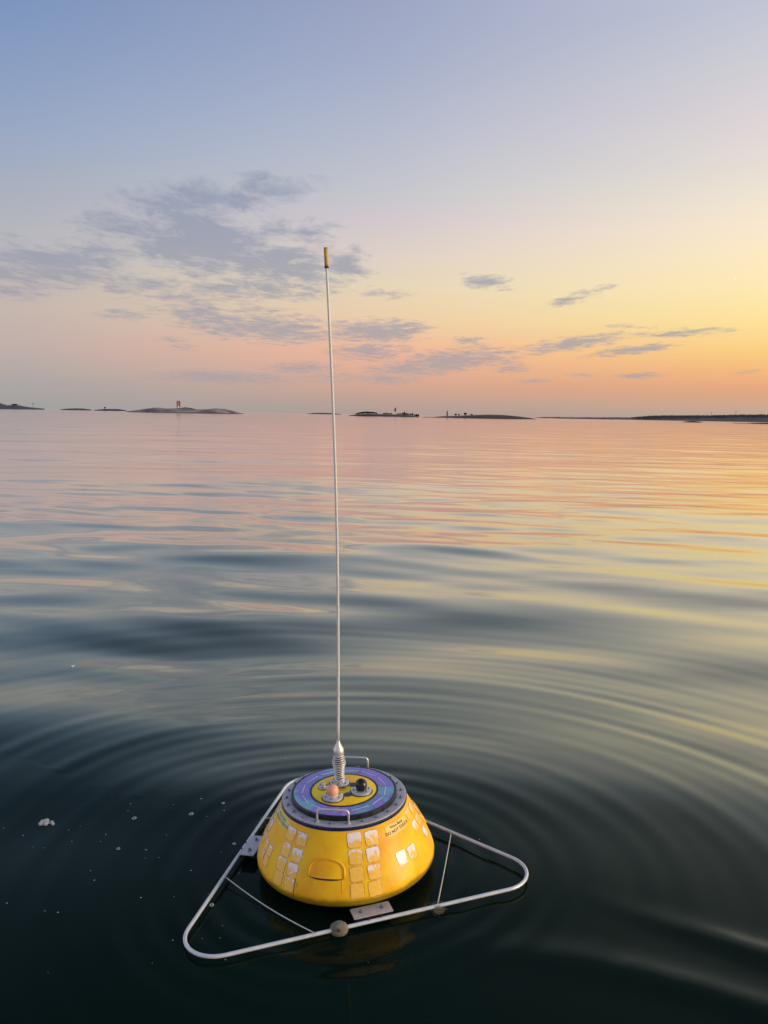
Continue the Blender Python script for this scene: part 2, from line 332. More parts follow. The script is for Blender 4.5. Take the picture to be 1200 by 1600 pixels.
# ------------------------------------------------------------------ THE SEA
BX, BY = -.1579, 3.9313
def build_water():
    # radii and bearings round the buoy: fine close in, growing with distance
    r = [0.30]
    while r[-1] < 2500:
        r.append(r[-1] + .014 + .0062 * r[-1])
    while r[-1] < 60000: r.append(r[-1] * 1.25)
    r = np.array(r); nr = len(r)
    front = np.linspace(-60, 60, 760, endpoint=False); back = np.linspace(60, 300, 420, endpoint=False)
    a = np.radians(np.concatenate([front, back])); na = len(a)
    Rr, A = np.meshgrid(r, a, indexing='ij')
    Xw = BX + Rr * np.sin(A); Yw = BY + Rr * np.cos(A)
    sp = np.maximum(.014 + .0062 * Rr, Rr * np.radians(.16))     # local mesh spacing
    Zw = np.zeros_like(Xw)
    # long low undulations and short wavelets, mostly running toward and away from the viewer
    comps = []
    for lam0, lam1, n_, slope in ((5.5, 16, 12, .0085), (1.7, 5.0, 20, .0115), (.7, 1.6, 26, .0085)):
        for k in range(n_):
            lam = math.exp(rng.uniform(math.log(lam0), math.log(lam1)))
            th = rng.normal(R(6), R(24)); k_ = 2*math.pi/lam
            comps.append((k_*math.sin(th), k_*math.cos(th), slope / k_ * rng.uniform(.6, 1.3), rng.uniform(0, 2*math.pi), lam))
    # patchiness: breeze ruffles some areas more than others
    def patch(x, y, s, seed):
        q = np.random.default_rng(seed); v = 0
        for _ in range(6):
            t_ = q.uniform(0, 6.28); kk = 2*math.pi/(s*q.uniform(.6, 1.6)); v = v + np.sin(kk*(x*math.cos(t_)*.5 + y*math.sin(t_)) + q.uniform(0, 6.28))
        return 1/(1+np.exp(-v*.9))
    pt = .35 + .95 * patch(Xw, Yw, 14, 3)
    dcam = np.hypot(Xw, Yw)
    calm = .55 + .45 * np.clip((dcam - 4.5) / 14, 0, 1)                  # lee of the boat: glassy close in
    farq = 1 - .58 * np.clip((dcam - 10) / 22, 0, 1)
    for kx, ky, am, ph, lam in comps:
        att = np.clip((lam / sp - 2.5) / 3, 0, 1)
        m_ = pt if lam < 2 else 1.0
        Zw += am * att * np.sin(kx * Xw + ky * Yw + ph) * m_ * farq * (calm if lam < 5 else .6 + .4 * calm)
    # three clean low swells left over from a passing boat
    for lam, th, sl, ph in ((3.3, -.10, .016, 1.1), (4.6, .12, .013, 3.9), (2.4, .22, .010, .4)):
        k_ = 2*math.pi/lam; att = np.clip((lam / sp - 2.5) / 3, 0, 1)
        u_ = Xw*math.sin(th) + Yw*math.cos(th) + .35*np.sin(Xw*.35 + ph) + .2*np.sin(Xw*.8 + 2*ph)
        Zw += sl / k_ * att * np.sin(k_*u_ + ph) * (.55 + .45*np.sin(Xw*.28 + Yw*.11 + ph)) * np.clip((dcam - 3.5)/6, .25, 1) * np.exp(-dcam/60)
    # rings spreading from the bobbing buoy (short close in, longer further out)
    phi = A; wob = .05 * np.sin(2*phi + 1.) + .035 * np.sin(3*phi + .4) + .02 * np.sin(5*phi + 2.)
    rr = Rr * (1 + wob * .35)
    brk = .52 + .48*np.sin(2.1*phi + 1.7*rr + .4) * np.sin(3.3*phi - 1.1*rr + 2.) 
    brk2 = .5 + .5*np.sin(4.2*phi + 2.3*rr) * np.sin(1.4*phi + .9*rr + 1.)
    env = np.exp(-(np.maximum(rr - 2.9, 0)/2.4)**2) * np.clip((rr-.35)/.5, 0, 1)
    ph1 = 2*math.pi * np.log(1 + rr*.20) / .20 / .175          # spacing .22 m close in, widening outward
    ph2 = 2*math.pi * np.log(1 + rr*.25) / .25 / .112
    Zw += env * .00100 * brk * np.sin(ph1 + .6*np.sin(2*phi + .7))
    Zw += env * .00055 * brk2 * np.sin(ph2 + .9*np.sin(3*phi + 1.7))
    Zw += env * .00105 * brk2 * np.sin(ph1*.52 + .5*np.sin(phi*2 - 1))
    Zw += np.exp(-((rr - .72) / .30)**2) * .0010 * np.sin(2*math.pi * rr / .14 + .8*np.sin(3*phi))
    Zw += np.exp(-((rr - 2.4) / 2.2)**2) * .0016 * np.sin(2*math.pi * rr / 1.05 + .6 + .3*np.sin(phi+1))
    # broad hump on the right, hollow on the left, shaped to lighten and darken reflections
    # the swell under the buoy tips it: water close by lies parallel to the float frame
    Wb = np.exp(-(Rr/2.5)**2.6)
    Zw += Wb * (.062 + .0429 * (Xw - BX) + .0264 * (Yw - BY))
    far_b = 1 - Wb
    Zw += far_b * .30 * np.exp(-((Xw - 3.2)/1.7)**2 - ((Yw - 1.9)/2.7)**2) - far_b * .20 * np.exp(-((Xw + 3.3)/1.8)**2 - ((Yw - 2.0)/2.1)**2)
    # long low swell fronts on the left that catch the bright band above the horizon
    wob_ = .25*np.sin(Xw*.9 + .5) + .12*np.sin(Xw*2.1)
    for yc, wd, am_, x0_, xw_ in ((9.15, .85, .036, -3.0, 2.6), (5.75, .75, .026, -2.9, 1.5), (13.2, 1.3, .04, -3.0, 5.0), (11.2, .9, .028, 3.4, 2.6)):
        Zw += am_ * np.exp(-((Yw - yc - wob_ - .06*(Xw - x0_))/wd)**2) * np.exp(-((Xw - x0_)/xw_)**4)
    # two low curling crests crossing the near right corner
    def crest(P, half, hgt_, x0, x1):
        c = np.interp(Xw, [p[0] for p in P], [p[1] for p in P]); c = P[0][1] + (P[2][1]-P[0][1])*((Xw-P[0][0])/(P[2][0]-P[0][0])) if False else c
        q = (Yw - c); return hgt_ * np.exp(-np.abs(q/half)**2) * np.clip((Xw - x0)/(x1-x0), 0, 1)
    def quad(P):
        xs = [p[0] for p in P]; return np.polyfit(xs, [p[1] for p in P], 2)
    c1 = np.polyval(quad([(.31,3.30),(.75,3.24),(1.1,3.12),(1.54,2.88)]), np.clip(Xw, .1, 3)); c2 = np.polyval(quad([(1.08,3.60),(1.34,3.44),(1.7,3.20)]), np.clip(Xw, .9, 3))
    Zw += .014 * np.exp(-((Yw - c1 + .05)/.11)**2) * np.clip((Xw - .15)/1.0, 0, 1)**1.3 * np.exp(-(np.maximum(Xw-2.2,0)/1)**2)
    Zw += .011 * np.exp(-((Yw - c2 + .05)/.10)**2) * np.clip((Xw - .95)/.6, 0, 1)**1.3 * np.exp(-(np.maximum(Xw-2.4,0)/1)**2)
    Zw -= .000
    Zw *= np.clip(1 - (Rr - 1500) / 1000, 0, 1)
    global SEA_XY, SEA_Z
    near = Rr < 8; SEA_XY = np.stack([Xw[near], Yw[near]], -1); SEA_Z = Zw[near]
    nv = nr * na
    co = np.stack([Xw, Yw, Zw], -1).reshape(-1, 3)
    i = np.arange(nr - 1)[:, None]; j = np.arange(na)[None, :]; j2 = (j + 1) % na
    f = np.stack([i*na + j, i*na + j2, (i+1)*na + j2, (i+1)*na + j], -1).reshape(-1, 4)
    # close the middle under the hull
    me = bpy.data.meshes.new('sea_water')
    me.vertices.add(nv + 1); me.vertices.foreach_set('co', np.vstack([co, [[BX, BY, 0]]]).ravel())
    tri = np.stack([np.full(na, nv), (np.arange(na)+1) % na, np.arange(na)], -1)
    loops = np.concatenate([f.ravel(), tri.ravel()]); me.loops.add(len(loops)); me.loops.foreach_set('vertex_index', loops.astype(np.int32))
    npoly = len(f) + len(tri); me.polygons.add(npoly)
    st = np.concatenate([np.arange(len(f))*4, len(f)*4 + np.arange(len(tri))*3]); me.polygons.foreach_set('loop_start', st.astype(np.int32))
    me.polygons.foreach_set('use_smooth', np.ones(npoly, dtype=bool)); me.update(calc_edges=True); me.validate()
    o = link(bpy.data.objects.new('sea_water', me)); tag(o, kind='structure'); return o
m, t = material('sea_water'); T = t.links.new
o_ = N('ShaderNodeOutputMaterial', t)
geo = N('ShaderNodeNewGeometry', t)
def wn(scale, det, sx, sy, rot=0, rough=.5, dist=0):
    mp = N('ShaderNodeMapping', t); mp.inputs['Scale'].default_value = (sx, sy, 1); mp.inputs['Rotation'].default_value = (0,0,rot); T(geo.outputs['Position'], mp.inputs[0])
    n = N('ShaderNodeTexNoise', t); n.inputs['Scale'].default_value = scale; n.inputs['Detail'].default_value = det; n.inputs['Roughness'].default_value = rough; n.inputs['Distortion'].default_value = dist
    T(mp.outputs[0], n.inputs[0]); return n.outputs[0]
wl = wn(2.2, 3, .22, 1.15, R(6)); wl2 = wn(.5, 2, .25, 1.3, R(-5)); ruff = wn(.05, 2, .5, 1.2)
ln = N('ShaderNodeVectorMath', t, operation='LENGTH'); T(geo.outputs['Position'], ln.inputs[0])
far = N('ShaderNodeMapRange', t); far.inputs['From Min'].default_value = 6; far.inputs['From Max'].default_value = 45; T(ln.outputs['Value'], far.inputs['Value'])
rf = math_n('MULTIPLY', math_n('MULTIPLY_ADD', ruff, 3.0, -.9, tree=t, clamp=True), far.outputs[0], tree=t)
h = math_n('ADD', math_n('MULTIPLY', math_n('MULTIPLY', wl, .0115, tree=t), math_n('MULTIPLY_ADD', rf, 1.1, .09, tree=t), tree=t),
    math_n('MULTIPLY', math_n('MULTIPLY', wl2, .030, tree=t), far.outputs[0], tree=t), tree=t)
bp = N('ShaderNodeBump', t); rgh = math_n('MULTIPLY_ADD', far.outputs[0], .035, .05, tree=t); bp.inputs['Strength'].default_value = 1; bp.inputs['Distance'].default_value = 1; T(h, bp.inputs['Height'])
fr = N('ShaderNodeFresnel', t); fr.inputs['IOR'].default_value = 1.34; T(bp.outputs[0], fr.inputs['Normal'])
gl = N('ShaderNodeBsdfAnisotropic', t); gl.inputs['Roughness'].default_value = .06; gl.inputs['Color'].default_value = (1,1,1,1); T(bp.outputs[0], gl.inputs['Normal']); T(rgh, gl.inputs['Roughness'])
df = N('ShaderNodeBsdfDiffuse', t); df.inputs['Color'].default_value = (.0050,.0220,.0140,1)
tr = N('ShaderNodeBsdfTransparent', t); tr.inputs['Color'].default_value = (.46,.50,.36,1)
mb = N('ShaderNodeMixShader', t); mb.inputs[0].default_value = .6; T(df.outputs[0], mb.inputs[1]); T(tr.outputs[0], mb.inputs[2])
cr_ = N('ShaderNodeValToRGB', t); el_ = cr_.color_ramp.elements
el_[0].position = .02; el_[0].color = (.006,)*3 + (1,); el_[1].position = 1; el_[1].color = (1,1,1,1)
for p_, v_ in ((.045,.014),(.075,.060),(.105,.165),(.19,.39),(.33,.65),(.5,.80),(.85,.97)): e_ = el_.new(p_); e_.color = (v_, v_, v_, 1)
T(fr.outputs[0], cr_.inputs[0])
gf = N('ShaderNodeMapRange', t); gf.inputs['From Min'].default_value = .06; gf.inputs['From Max'].default_value = .55; T(fr.outputs[0], gf.inputs['Value'])
T(mix(gf.outputs[0], (.93,.99,.78), (1,.955,.975), t), gl.inputs['Color'])
mx = N('ShaderNodeMixShader', t); T(cr_.outputs[0], mx.inputs[0]); T(mb.outputs[0], mx.inputs[1]); T(gl.outputs[0], mx.inputs[2]); T(mx.outputs[0], o_.inputs[0])
WATER_MAT = m
water = build_water(); water.data.materials.append(WATER_MAT)
MT['bed'] = pbsdf('dark_seabed', (.006,.010,.008), .9, 0, .3, .5, spec=0)
bed = mesh_obj('seabed', [(-60000,-60000,-6),(60000,-60000,-6),(60000,60000,-6),(-60000,60000,-6)], [(0,1,2,3)], MT['bed']); tag(bed, kind='structure')

# ------------------------------------------------------------------ ISLANDS
def rock_mat(name, a, b, dark, veg=None, vz=2.0):
    m, t = material(name); T = t.links.new
    p = N('ShaderNodeBsdfPrincipled', t); o = N('ShaderNodeOutputMaterial', t); T(p.outputs[0], o.inputs[0]); p.inputs['Roughness'].default_value = .85
    g = N('ShaderNodeNewGeometry', t); s = N('ShaderNodeSeparateXYZ', t); T(g.outputs['Position'], s.inputs[0])
    def nz(sc_, d, scale=(1,1,1)):
        mp = N('ShaderNodeMapping', t); mp.inputs['Scale'].default_value = scale; T(g.outputs['Position'], mp.inputs[0])
        n = N('ShaderNodeTexNoise', t); n.inputs['Scale'].default_value = sc_; n.inputs['Detail'].default_value = d; T(mp.outputs[0], n.inputs[0]); return n.outputs[0]
    c = mix(math_n('MULTIPLY_ADD', nz(.06, 6, (1,1,4)), 5, -2.0, tree=t, clamp=True), a, b, t)
    if veg:
        v = math_n('MULTIPLY_ADD', nz(.035, 4, (1,1,1)), 7, -3.5, tree=t, clamp=True)
        hi = N('ShaderNodeMapRange', t); hi.inputs['From Min'].default_value = vz; hi.inputs['From Max'].default_value = vz + 1.5; T(s.outputs[2], hi.inputs['Value'])
        c = mix(math_n('MULTIPLY', v, hi.outputs[0], tree=t), c, veg, t)
    wet = N('ShaderNodeMapRange', t); wet.inputs['From Min'].default_value = 1.5; wet.inputs['From Max'].default_value = .8
    T(math_n('ADD', s.outputs[2], math_n('MULTIPLY', nz(.1, 3), .8, tree=t), tree=t), wet.inputs['Value'])
    c = mix(wet.outputs[0], c, dark, t)
    T(c, p.inputs['Base Color'])
    b_ = N('ShaderNodeBump', t); b_.inputs['Distance'].default_value = .5; T(nz(.4, 5), b_.inputs['Height']); T(b_.outputs[0], p.inputs['Normal'])
    return m
ROCK = rock_mat('pale_rock', (.10,.078,.073), (.27,.215,.20), (.035,.022,.020), (.025,.032,.018), 5.0)
ROCK2 = rock_mat('dark_rock', (.028,.019,.016), (.062,.042,.036), (.022,.017,.018), (.02,.026,.018), 3.0)
LAND = rock_mat('far_land', (.045,.045,.05), (.06,.058,.06), (.03,.027,.03))
SCRUB = pbsdf('dark_scrub', (.030,.040,.032), .9, 0, .5, .2)
FOREST = pbsdf('hazed_far_forest', (.062,.066,.070), .95, 0, .35, .02)  # distance haze mixed into this colour, paler and greyer than bare foliage
BARK = pbsdf('tree_bark', (.06,.045,.035), .9)
def island(name, outline, dist, mat, depth=None, rough=.12, jag=.0, nx=160):
    """a low island: outline = skyline of its crest as (bearing px, skyline px); lies as a ridge across the view with sloping shores"""
    px = np.linspace(outline[0][0], outline[-1][0], nx); top = np.interp(px, [o[0] for o in outline], [o[1] for o in outline])
    width = abs((outline[-1][0] - outline[0][0]) / F_PX * dist); depth = depth or width * .45
    nyy = 26; V = []; Fc = []
    for i, (x, y) in enumerate(zip(px, top)):
        base = at_dist(x, dist); dirv = base.normalized(); e = min(i, nx-1-i) / (nx-1) * 2
        h_ = max(height_of(x, y, dist), .05); dl = depth * (math.sin(math.pi * (i+.5)/nx) ** .6) + 1
        for k in range(nyy):
            s = k/(nyy-1)*2 - 1
            p = base + dirv * (dl * .5 * s)
            q = noise.fractal(Vector((p.x*.035, p.y*.035, 3.3)), 1., 2., 5)
            prof = (1 - abs(s)**2.2) ** .8
            z = h_ * prof * (1 + rough * q * (1 if abs(s) > .15 else .3)) + (abs(q) * jag if prof > 0 else 0)
            V.append((p.x, p.y, z - .35 * (1 - prof) - (.3 if i in (0, nx-1) else 0)))
    for i in range(nx-1):
        for k in range(nyy-1):
            a = i*nyy + k; Fc.append((a, a+nyy, a+nyy+1, a+1))
    o = mesh_obj(name, V, Fc, mat, None, smooth=True); tag(o, kind='structure'); return o
def hgt(obj_outline, px, dist):
    return max(.2, height_of(px, float(np.interp(px, [o[0] for o in obj_outline], [o[1] for o in obj_outline])), dist))
IA = [(197,642.8),(208,641.4),(217,640.4),(228,638.9),(240,637.3),(250,637.3),(259,638.3),(275,638.4),(290,638.2),(300,638.6),(308,640.0),(323,639.6),(337,638.1),(352,639.2),(363,641.8),(374,644.8),(384,647)]
DA = 1150; island('rocky_island', IA, DA, ROCK, 90)
IB = [(545,649),(556,647.6),(570,646.6),(585,646.6),(600,647),(620,647.6),(640,648.6),(656,651.3)]
DB = 1120; island('rocky_island', IB, DB, ROCK2, 60)
IC = [(652,652.2),(664,651.2),(676,651.4),(693,650.2),(711,649.8),(728,649),(745,648.4),(760,647.8),(784,648.2),(805,650),(830,652.9),(844,656)]
DC = 1010; island('rocky_island', IC, DC, ROCK2, 80)
DD = 3300
ID = [(835,652.6),(850,651.6),(899,652.3),(947,652.5),(1010,652.4),(1042,652.0),(1105,652),(1156,651.2),(1200,651),(1300,654),(1420,656)]
island('far_coast', ID, DD, LAND, 500, nx=260)
IE = [(1066,659.2),(1075,657.9),(1083,657.6),(1090,658.1),(1097,659.3)]; island('low_skerry', IE, 900, ROCK2, 9, nx=40)
IF = [(1136,661.6),(1150,660.6),(1165,660.9),(1180,660.3),(1200,660.2),(1230,660.8),(1250,662.4)]; island('low_skerry', IF, 820, ROCK2, 16, nx=60)
IG = [(-60,629),(-20,630.5),(0,631.6),(8,634),(18,634.8),(22,634.0),(30,634),(38,635.4),(46,636.3),(60,637.6),(70,638.6)]
DG = 2300; island('far_coast', IG, DG, LAND, 160)
IH = [(94,639.6),(105,638.6),(118,638.0),(130,638.5),(143,640)]; island('low_skerry', IH, 2300, LAND, 40, nx=50)
II = [(146,640.8),(156,639.6),(164,639),(174,638.9),(186,639.2),(198,641.2)]; island('low_skerry', II, 2200, LAND, 40, nx=50)
IJ = [(478,646.6),(490,645.2),(505,645.0),(520,645.6),(534,647.2)]; island('low_skerry', IJ, 3600, LAND, 60, nx=50)
IK = [(846,654.0),(880,653.6),(920,653.7),(960,654.6)]; island('low_skerry', IK, 2600, LAND, 40, nx=50)

# forest masses far off: one canopy of many small clumps
def forest(name, outline, dist, px0, px1, n, hmin, hmax, depth, mat, label=None):
    V = []; Fc = []
    for _ in range(n):
        px = random.uniform(px0, px1); s = random.uniform(-.5, .5)
        b = at_dist(px, dist + s*depth); g = hgt(outline, px, dist) * (1 - abs(2*s)**2.2)**.8
        edge = min(1, (px-px0)/40 + .25, (px1-px)/40 + .25)
        hh = random.uniform(hmin, hmax) * edge; rr = hh * random.uniform(.28, .5); c0 = len(V); ph = random.random()
        for lv, (zf, rf) in enumerate(((.1,.75),(.45,1.),(.8,.6))):
            for k in range(5):
                a = 2*math.pi*(k/5 + ph + lv*.1); q = rr*rf*random.uniform(.7,1.25)
                V.append((b.x+math.cos(a)*q, b.y+math.sin(a)*q, g - .5 + hh*zf*random.uniform(.9,1.1)))
        V.append((b.x, b.y, g - .5 + hh))
        for lv in range(2):
            for k in range(5):
                k2 = (k+1) % 5; Fc.append((c0+lv*5+k, c0+lv*5+k2, c0+lv*5+5+k2, c0+lv*5+5+k))
        for k in range(5): Fc.append((c0+10+k, c0+10+(k+1) % 5, c0+15))
    o = mesh_obj(name, V, Fc, mat, None, smooth=False); tag(o, kind='stuff'); 
    if label: tag(o, label, 'forest')
    return o
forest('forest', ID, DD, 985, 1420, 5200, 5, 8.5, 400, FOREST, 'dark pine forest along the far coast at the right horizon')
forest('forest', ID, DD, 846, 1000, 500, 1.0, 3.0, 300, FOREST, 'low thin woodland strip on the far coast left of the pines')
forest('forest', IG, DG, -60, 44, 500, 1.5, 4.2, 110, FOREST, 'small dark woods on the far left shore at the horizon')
forest('scrub', IA, DA, 272, 309, 520, 1.6, 3.3, 24, SCRUB, 'dark juniper scrub covering the crest right of the red beacon')
forest('scrub', IC, DC, 738, 800, 160, .3, .9, 40, SCRUB, 'thin heath on the crest of the long dark island')

# single trees and bushes on the two islands
def crown_mesh(seed, kind):
    rs = random.Random(seed); V = []; Fc = []
    for _ in range(190):
        if kind == 'cone': z = rs.random(); r_ = .42*(1-z)**.8 * rs.uniform(.5,1); cz = .18 + .82*z
        else:
            while True:
                v = Vector((rs.uniform(-1,1), rs.uniform(-1,1), rs.uniform(-1,1)))
                if .35 < v.length < 1: break
            cz = .62 + .36*v.z*(1+.2*math.sin(v.x*4)); r_ = None
        a = rs.uniform(0, 6.283)
        c = Vector((math.cos(a)*r_, math.sin(a)*r_, cz)) if r_ is not None else Vector((v.x*.5, v.y*.5, cz))
        s = rs.uniform(.09, .18); n = Vector((rs.gauss(0,1), rs.gauss(0,1), rs.gauss(0,1))).normalized(); u = n.orthogonal().normalized(); w_ = n.cross(u); b = len(V)
        for k in range(5): q = 2*math.pi*k/5; V.append(c + (u*math.cos(q) + w_*math.sin(q))*s*rs.uniform(.7,1.3))
        Fc.append(tuple(range(b, b+5)))
    me = bpy.data.meshes.new('crown'); me.from_pydata([tuple(v) for v in V], [], Fc); me.materials.append(SCRUB); return me
crowns = {'cone': [crown_mesh(i, 'cone') for i in range(2)], 'round': [crown_mesh(10+i, 'round') for i in range(3)]}
trunk_me = bpy.data.meshes.new('trunk'); _bm = bmesh.new(); bmesh.ops.create_cone(_bm, cap_ends=True, segments=6, radius1=.035, radius2=.012, depth=.7); bmesh.ops.translate(_bm, vec=(0,0,.3), verts=_bm.verts); _bm.to_mesh(trunk_me); _bm.free(); trunk_me.materials.append(BARK)
def tree(name, outline, dist, px, hh, wid, kind, label, cat, group, k=0, back=0):
    b = at_dist(px, dist + back); g = hgt(outline, px, dist) * (1 - abs(back/60)**2)
    e = empty(name, (b.x, b.y, g - .15), (0, 0, random.uniform(0, 6.28))); e.scale = (wid, wid, hh)
    tag(e, label, cat, group)
    link(bpy.data.objects.new('trunk', trunk_me), e)
    link(bpy.data.objects.new('crown', crowns[kind][k % len(crowns[kind])]), e); return e
k = 0
for px, hh, wd in [(557,1.6,3.5),(560,2.4,4),(563,2.9,4.5),(566.5,3.2,5),(570,3.4,5),(573.5,3.3,5),(577,3.0,5),(580.5,3.0,4.5),(584,2.6,4.5),(587.5,2.0,4)]:
    tree('bush', IB, DB, px, hh, wd, 'round', 'rounded dark bush in the dense thicket at the left end of the tree-covered island', 'bush', 'bushes in the thicket on the small island', k, random.uniform(-5,5)); k += 1
for px, hh, wd in [(600,1.6,3.5),(603.5,2.0,4),(607,1.6,3.5),(611,1.7,3.5),(622,1.7,3.5),(626,2.0,3.5),(629.5,3.0,3.6),(632,4.2,3.4),(635,3.0,3.8),(638,2.3,3.6),(642,2.5,3.2),(644.5,4.0,2.6),(648,2.2,3.6),(651,3.2,3.6),(653.5,3.4,3.6)]:
    tree('small_tree', IB, DB, px, hh, wd, 'cone' if hh > 2.8 else 'round', 'small dark tree on the low right half of the tree-covered island near the white-poled beacon', 'tree', 'small trees around the white-poled beacon', k, random.uniform(-5,5)); k += 1
tree('bush', IC, DC, 712, 2.9, 2.6, 'round', 'dark bush, left of the close pair right of the dark tower', 'bush', None, 0)
tree('bush', IC, DC, 717, 2.5, 2.3, 'round', 'dark bush, right of the close pair right of the dark tower', 'bush', None, 1)
tree('bare_tree', IC, DC, 727, 3.4, 3.6, 'round', 'sparse pale round tree standing alone on the long dark island', 'tree', None, 2)
tree('bush', IC, DC, 737, 1.6, 3.2, 'round', 'low bush at the foot of the crest of the long dark island', 'bush', None, 1)
tree('small_tree', II, 2200, 164, 5, 4.4, 'round', 'lone small tree on the tiny skerry left of the red beacon island', 'tree', None, 0)
tree('small_tree', IG, DG, 23, 4.5, 14, 'round', 'dark tree clump on the far left shore', 'tree', None, 1)

# beacons
RED = pbsdf('beacon_red', (.20,.040,.034), .6); REDP = pbsdf('faded_red_board', (.30,.10,.085), .7); WHT = pbsdf('beacon_white', (.75,.72,.68), .6); DRED = pbsdf('dark_red_paint', (.10,.018,.016), .6); GREYM = pbsdf('mast_grey', (.12,.10,.10), .7)
def face_cam(p): return math.atan2(-p.x, p.y)
def bx(name, s, l, mat, par, bev=0): return bm_obj(name, box_bm(s[0], s[1], s[2], bev, l), mat, par)
b = at_dist(279, DA); e = empty('red_beacon', (b.x, b.y, hgt(IA, 279, DA) - .4), (0,0,face_cam(b)))
tag(e, 'red slatted beacon board with white hut on the low rocky island at left', 'beacon')
for sx in (-1, 1): 
    bx('side_board', (1.35, .35, 8.4), (sx*1.75, 0, 5.9), RED, e)
    for sy in (0, 2.4): bx('leg', (.25,.25,3.2), (sx*1.9, sy, .9), GREYM, e)
for i in range(9): bx('slat', (2.1, .12, .62), (0, .06, 3.9 + i*.72 + (0)), REDP, e)
bx('top_rail', (4.8,.4,.5), (0,-.01,10.35), RED, e); bx('white_hut', (1.5,1.5,2.2), (0,-1.2,2.7), WHT, e)
b = at_dist(617.5, DB); e = empty('pole_beacon', (b.x, b.y, hgt(IB, 617, DB) - .3), (0,0,face_cam(b)))
tag(e, 'slim beacon with red top on a white pole among small trees', 'beacon')
bx('pole', (1.1,1.1,4.2), (0,0,2.1), WHT, e); bx('red_top', (2.3,2.3,4.3), (0,0,6.35), RED, e, .2); bx('lantern', (1.1,1.1,1.2), (0,0,9.1), DRED, e)
b = at_dist(698.6, DC); e = empty('dark_tower', (b.x, b.y, hgt(IC, 698, DC) - .3), (0,0,face_cam(b)))
tag(e, 'narrow dark red tower on the left part of the long dark island', 'beacon')
bx('shaft', (1.5,1.5,5.2), (0,0,2.9), DRED, e, .1); bx('head', (1.1,1.1,1.4), (0,0,6.2), DRED, e); bx('plinth', (1.9,1.9,.5), (0,0,.25), WHT, e)
b = at_dist(52, DG); e = empty('sea_mark', (b.x, b.y, hgt(IG, 52, DG) - .4), (0,0,face_cam(b)))
tag(e, 'thin post with a dark ball topmark on the far left point', 'sea mark')
bx('post', (.8,.8,9), (0,0,4.5), GREYM, e); bx('topmark', (3.2,3.2,3.2), (0,0,10.4), RED, e, .9)
for px_, hh in ((1111,12),(1149,13)):
    b = at_dist(px_, DD); e = empty('radio_mast', (b.x, b.y, hgt(ID, px_, DD)), (0,0,0))
    tag(e, 'faint thin mast above the far right forest, ' + ('left' if px_ < 1130 else 'right') + ' of the two', 'mast')
    bx('mast', (1.0,1.0,hh+7), (0,0,(hh+7)/2), GREYM, e); bx('cross_arm', (3.2,.6,.6), (0,0,hh+4), GREYM, e)

# the young moon, a thin crescent low over the sea
def crescent():
    d = ray(1146.5, 434.5); dist = 50000; c = Vector((0,0,CAM_H)) + d*dist; Rm = dist*2.7/F_PX
    m = pbsdf('moonlit_rock', (.0,.0,.0), .9, emit=lin((255,248,214)), es=1.08)
    V = []; Fc = []; n = 20; u = d.cross(Vector((0,0,1))).normalized(); v = u.cross(d)
    rot = R(-28)
    for i in range(n+1):
        a = -math.pi/2 + math.pi*i/n
        for inner in (0, 1):
            rx = math.cos(a)*(1 if not inner else .70); ry = math.sin(a)
            x = rx*math.cos(rot) - ry*math.sin(rot); y = rx*math.sin(rot) + ry*math.cos(rot)
            for s in (-1, 1): V.append(c + (u*x + v*y)*Rm + d*s*Rm*.2*math.cos(a))
    for i in range(n):
        a = i*4; b_ = a+4
        for p, q in ((0,2),(2,3),(3,1),(1,0)): Fc.append((a+p, a+q, b_+q, b_+p))
    o = mesh_obj('crescent_moon', V, Fc, m); tag(o, 'thin pale crescent moon in the yellow sky at right', 'moon')
crescent()

# ------------------------------------------------------------------ THE BUOY
buoy = empty('wave_buoy', (BX, BY, 0), (.0264, -.0429, 0))
tag(buoy, 'yellow dome-shaped wave buoy with tall whip antenna and triangular tube frame', 'buoy')
PROF = [(.312,.389),(.318,.380),(.324,.374),(.340,.344),(.362,.307),(.384,.270),(.401,.238),(.417,.207),(.431,.175),(.441,.150),(.448,.126),(.4475,.108),(.440,.094),(.428,.083),(.410,.074),(.386,.067)]
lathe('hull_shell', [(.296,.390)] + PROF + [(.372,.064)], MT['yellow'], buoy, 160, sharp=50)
lathe('lower_hull', [(.370,.067),(.368,.05),(.368,.0),(.368,-.08),(.36,-.2),(.25,-.3),(.08,-.34),(.0005,-.35)], MT['darkhull'], buoy, 96)
pz = [p[1] for p in PROF][::-1]; prr = [p[0] for p in PROF][::-1]
def surf(phi, z, off=0.):
    r_ = float(np.interp(z, pz, prr)); dr = (float(np.interp(z+.004, pz, prr)) - float(np.interp(z-.004, pz, prr))) / .008
    n = Vector((1, 0, -dr)).normalized(); a = R(phi)
    rr = r_ + n.x*off; return Vector((rr*math.cos(a), rr*math.sin(a), z + n.z*off))
def slope_z(z):     # dz per metre along the surface
    dr = (float(np.interp(z+.01, pz, prr)) - float(np.interp(z-.01, pz, prr))) / .02
    return 1/math.sqrt(1+dr*dr)
def on_surf(phi0, z0, u, v, rot, off):      # u right, v up (metres, on the shell), turned by rot
    c, s = math.cos(rot), math.sin(rot); a = u*c - v*s; b_ = u*s + v*c
    z = z0 + b_*slope_z(z0); r_ = float(np.interp(z, pz, prr)); return surf(phi0 + math.degrees(a / r_), z, off)
def rounded(w, h, r_, n=5):
    out = []
    for cx, cy, a0 in ((w/2-r_, h/2-r_, 0), (-w/2+r_, h/2-r_, 90), (-w/2+r_, -h/2+r_, 180), (w/2-r_, -h/2+r_, 270)):
        for k in range(n+1): a = R(a0 + 90*k/n); out.append((cx + r_*math.cos(a), cy + r_*math.sin(a)))
    return out
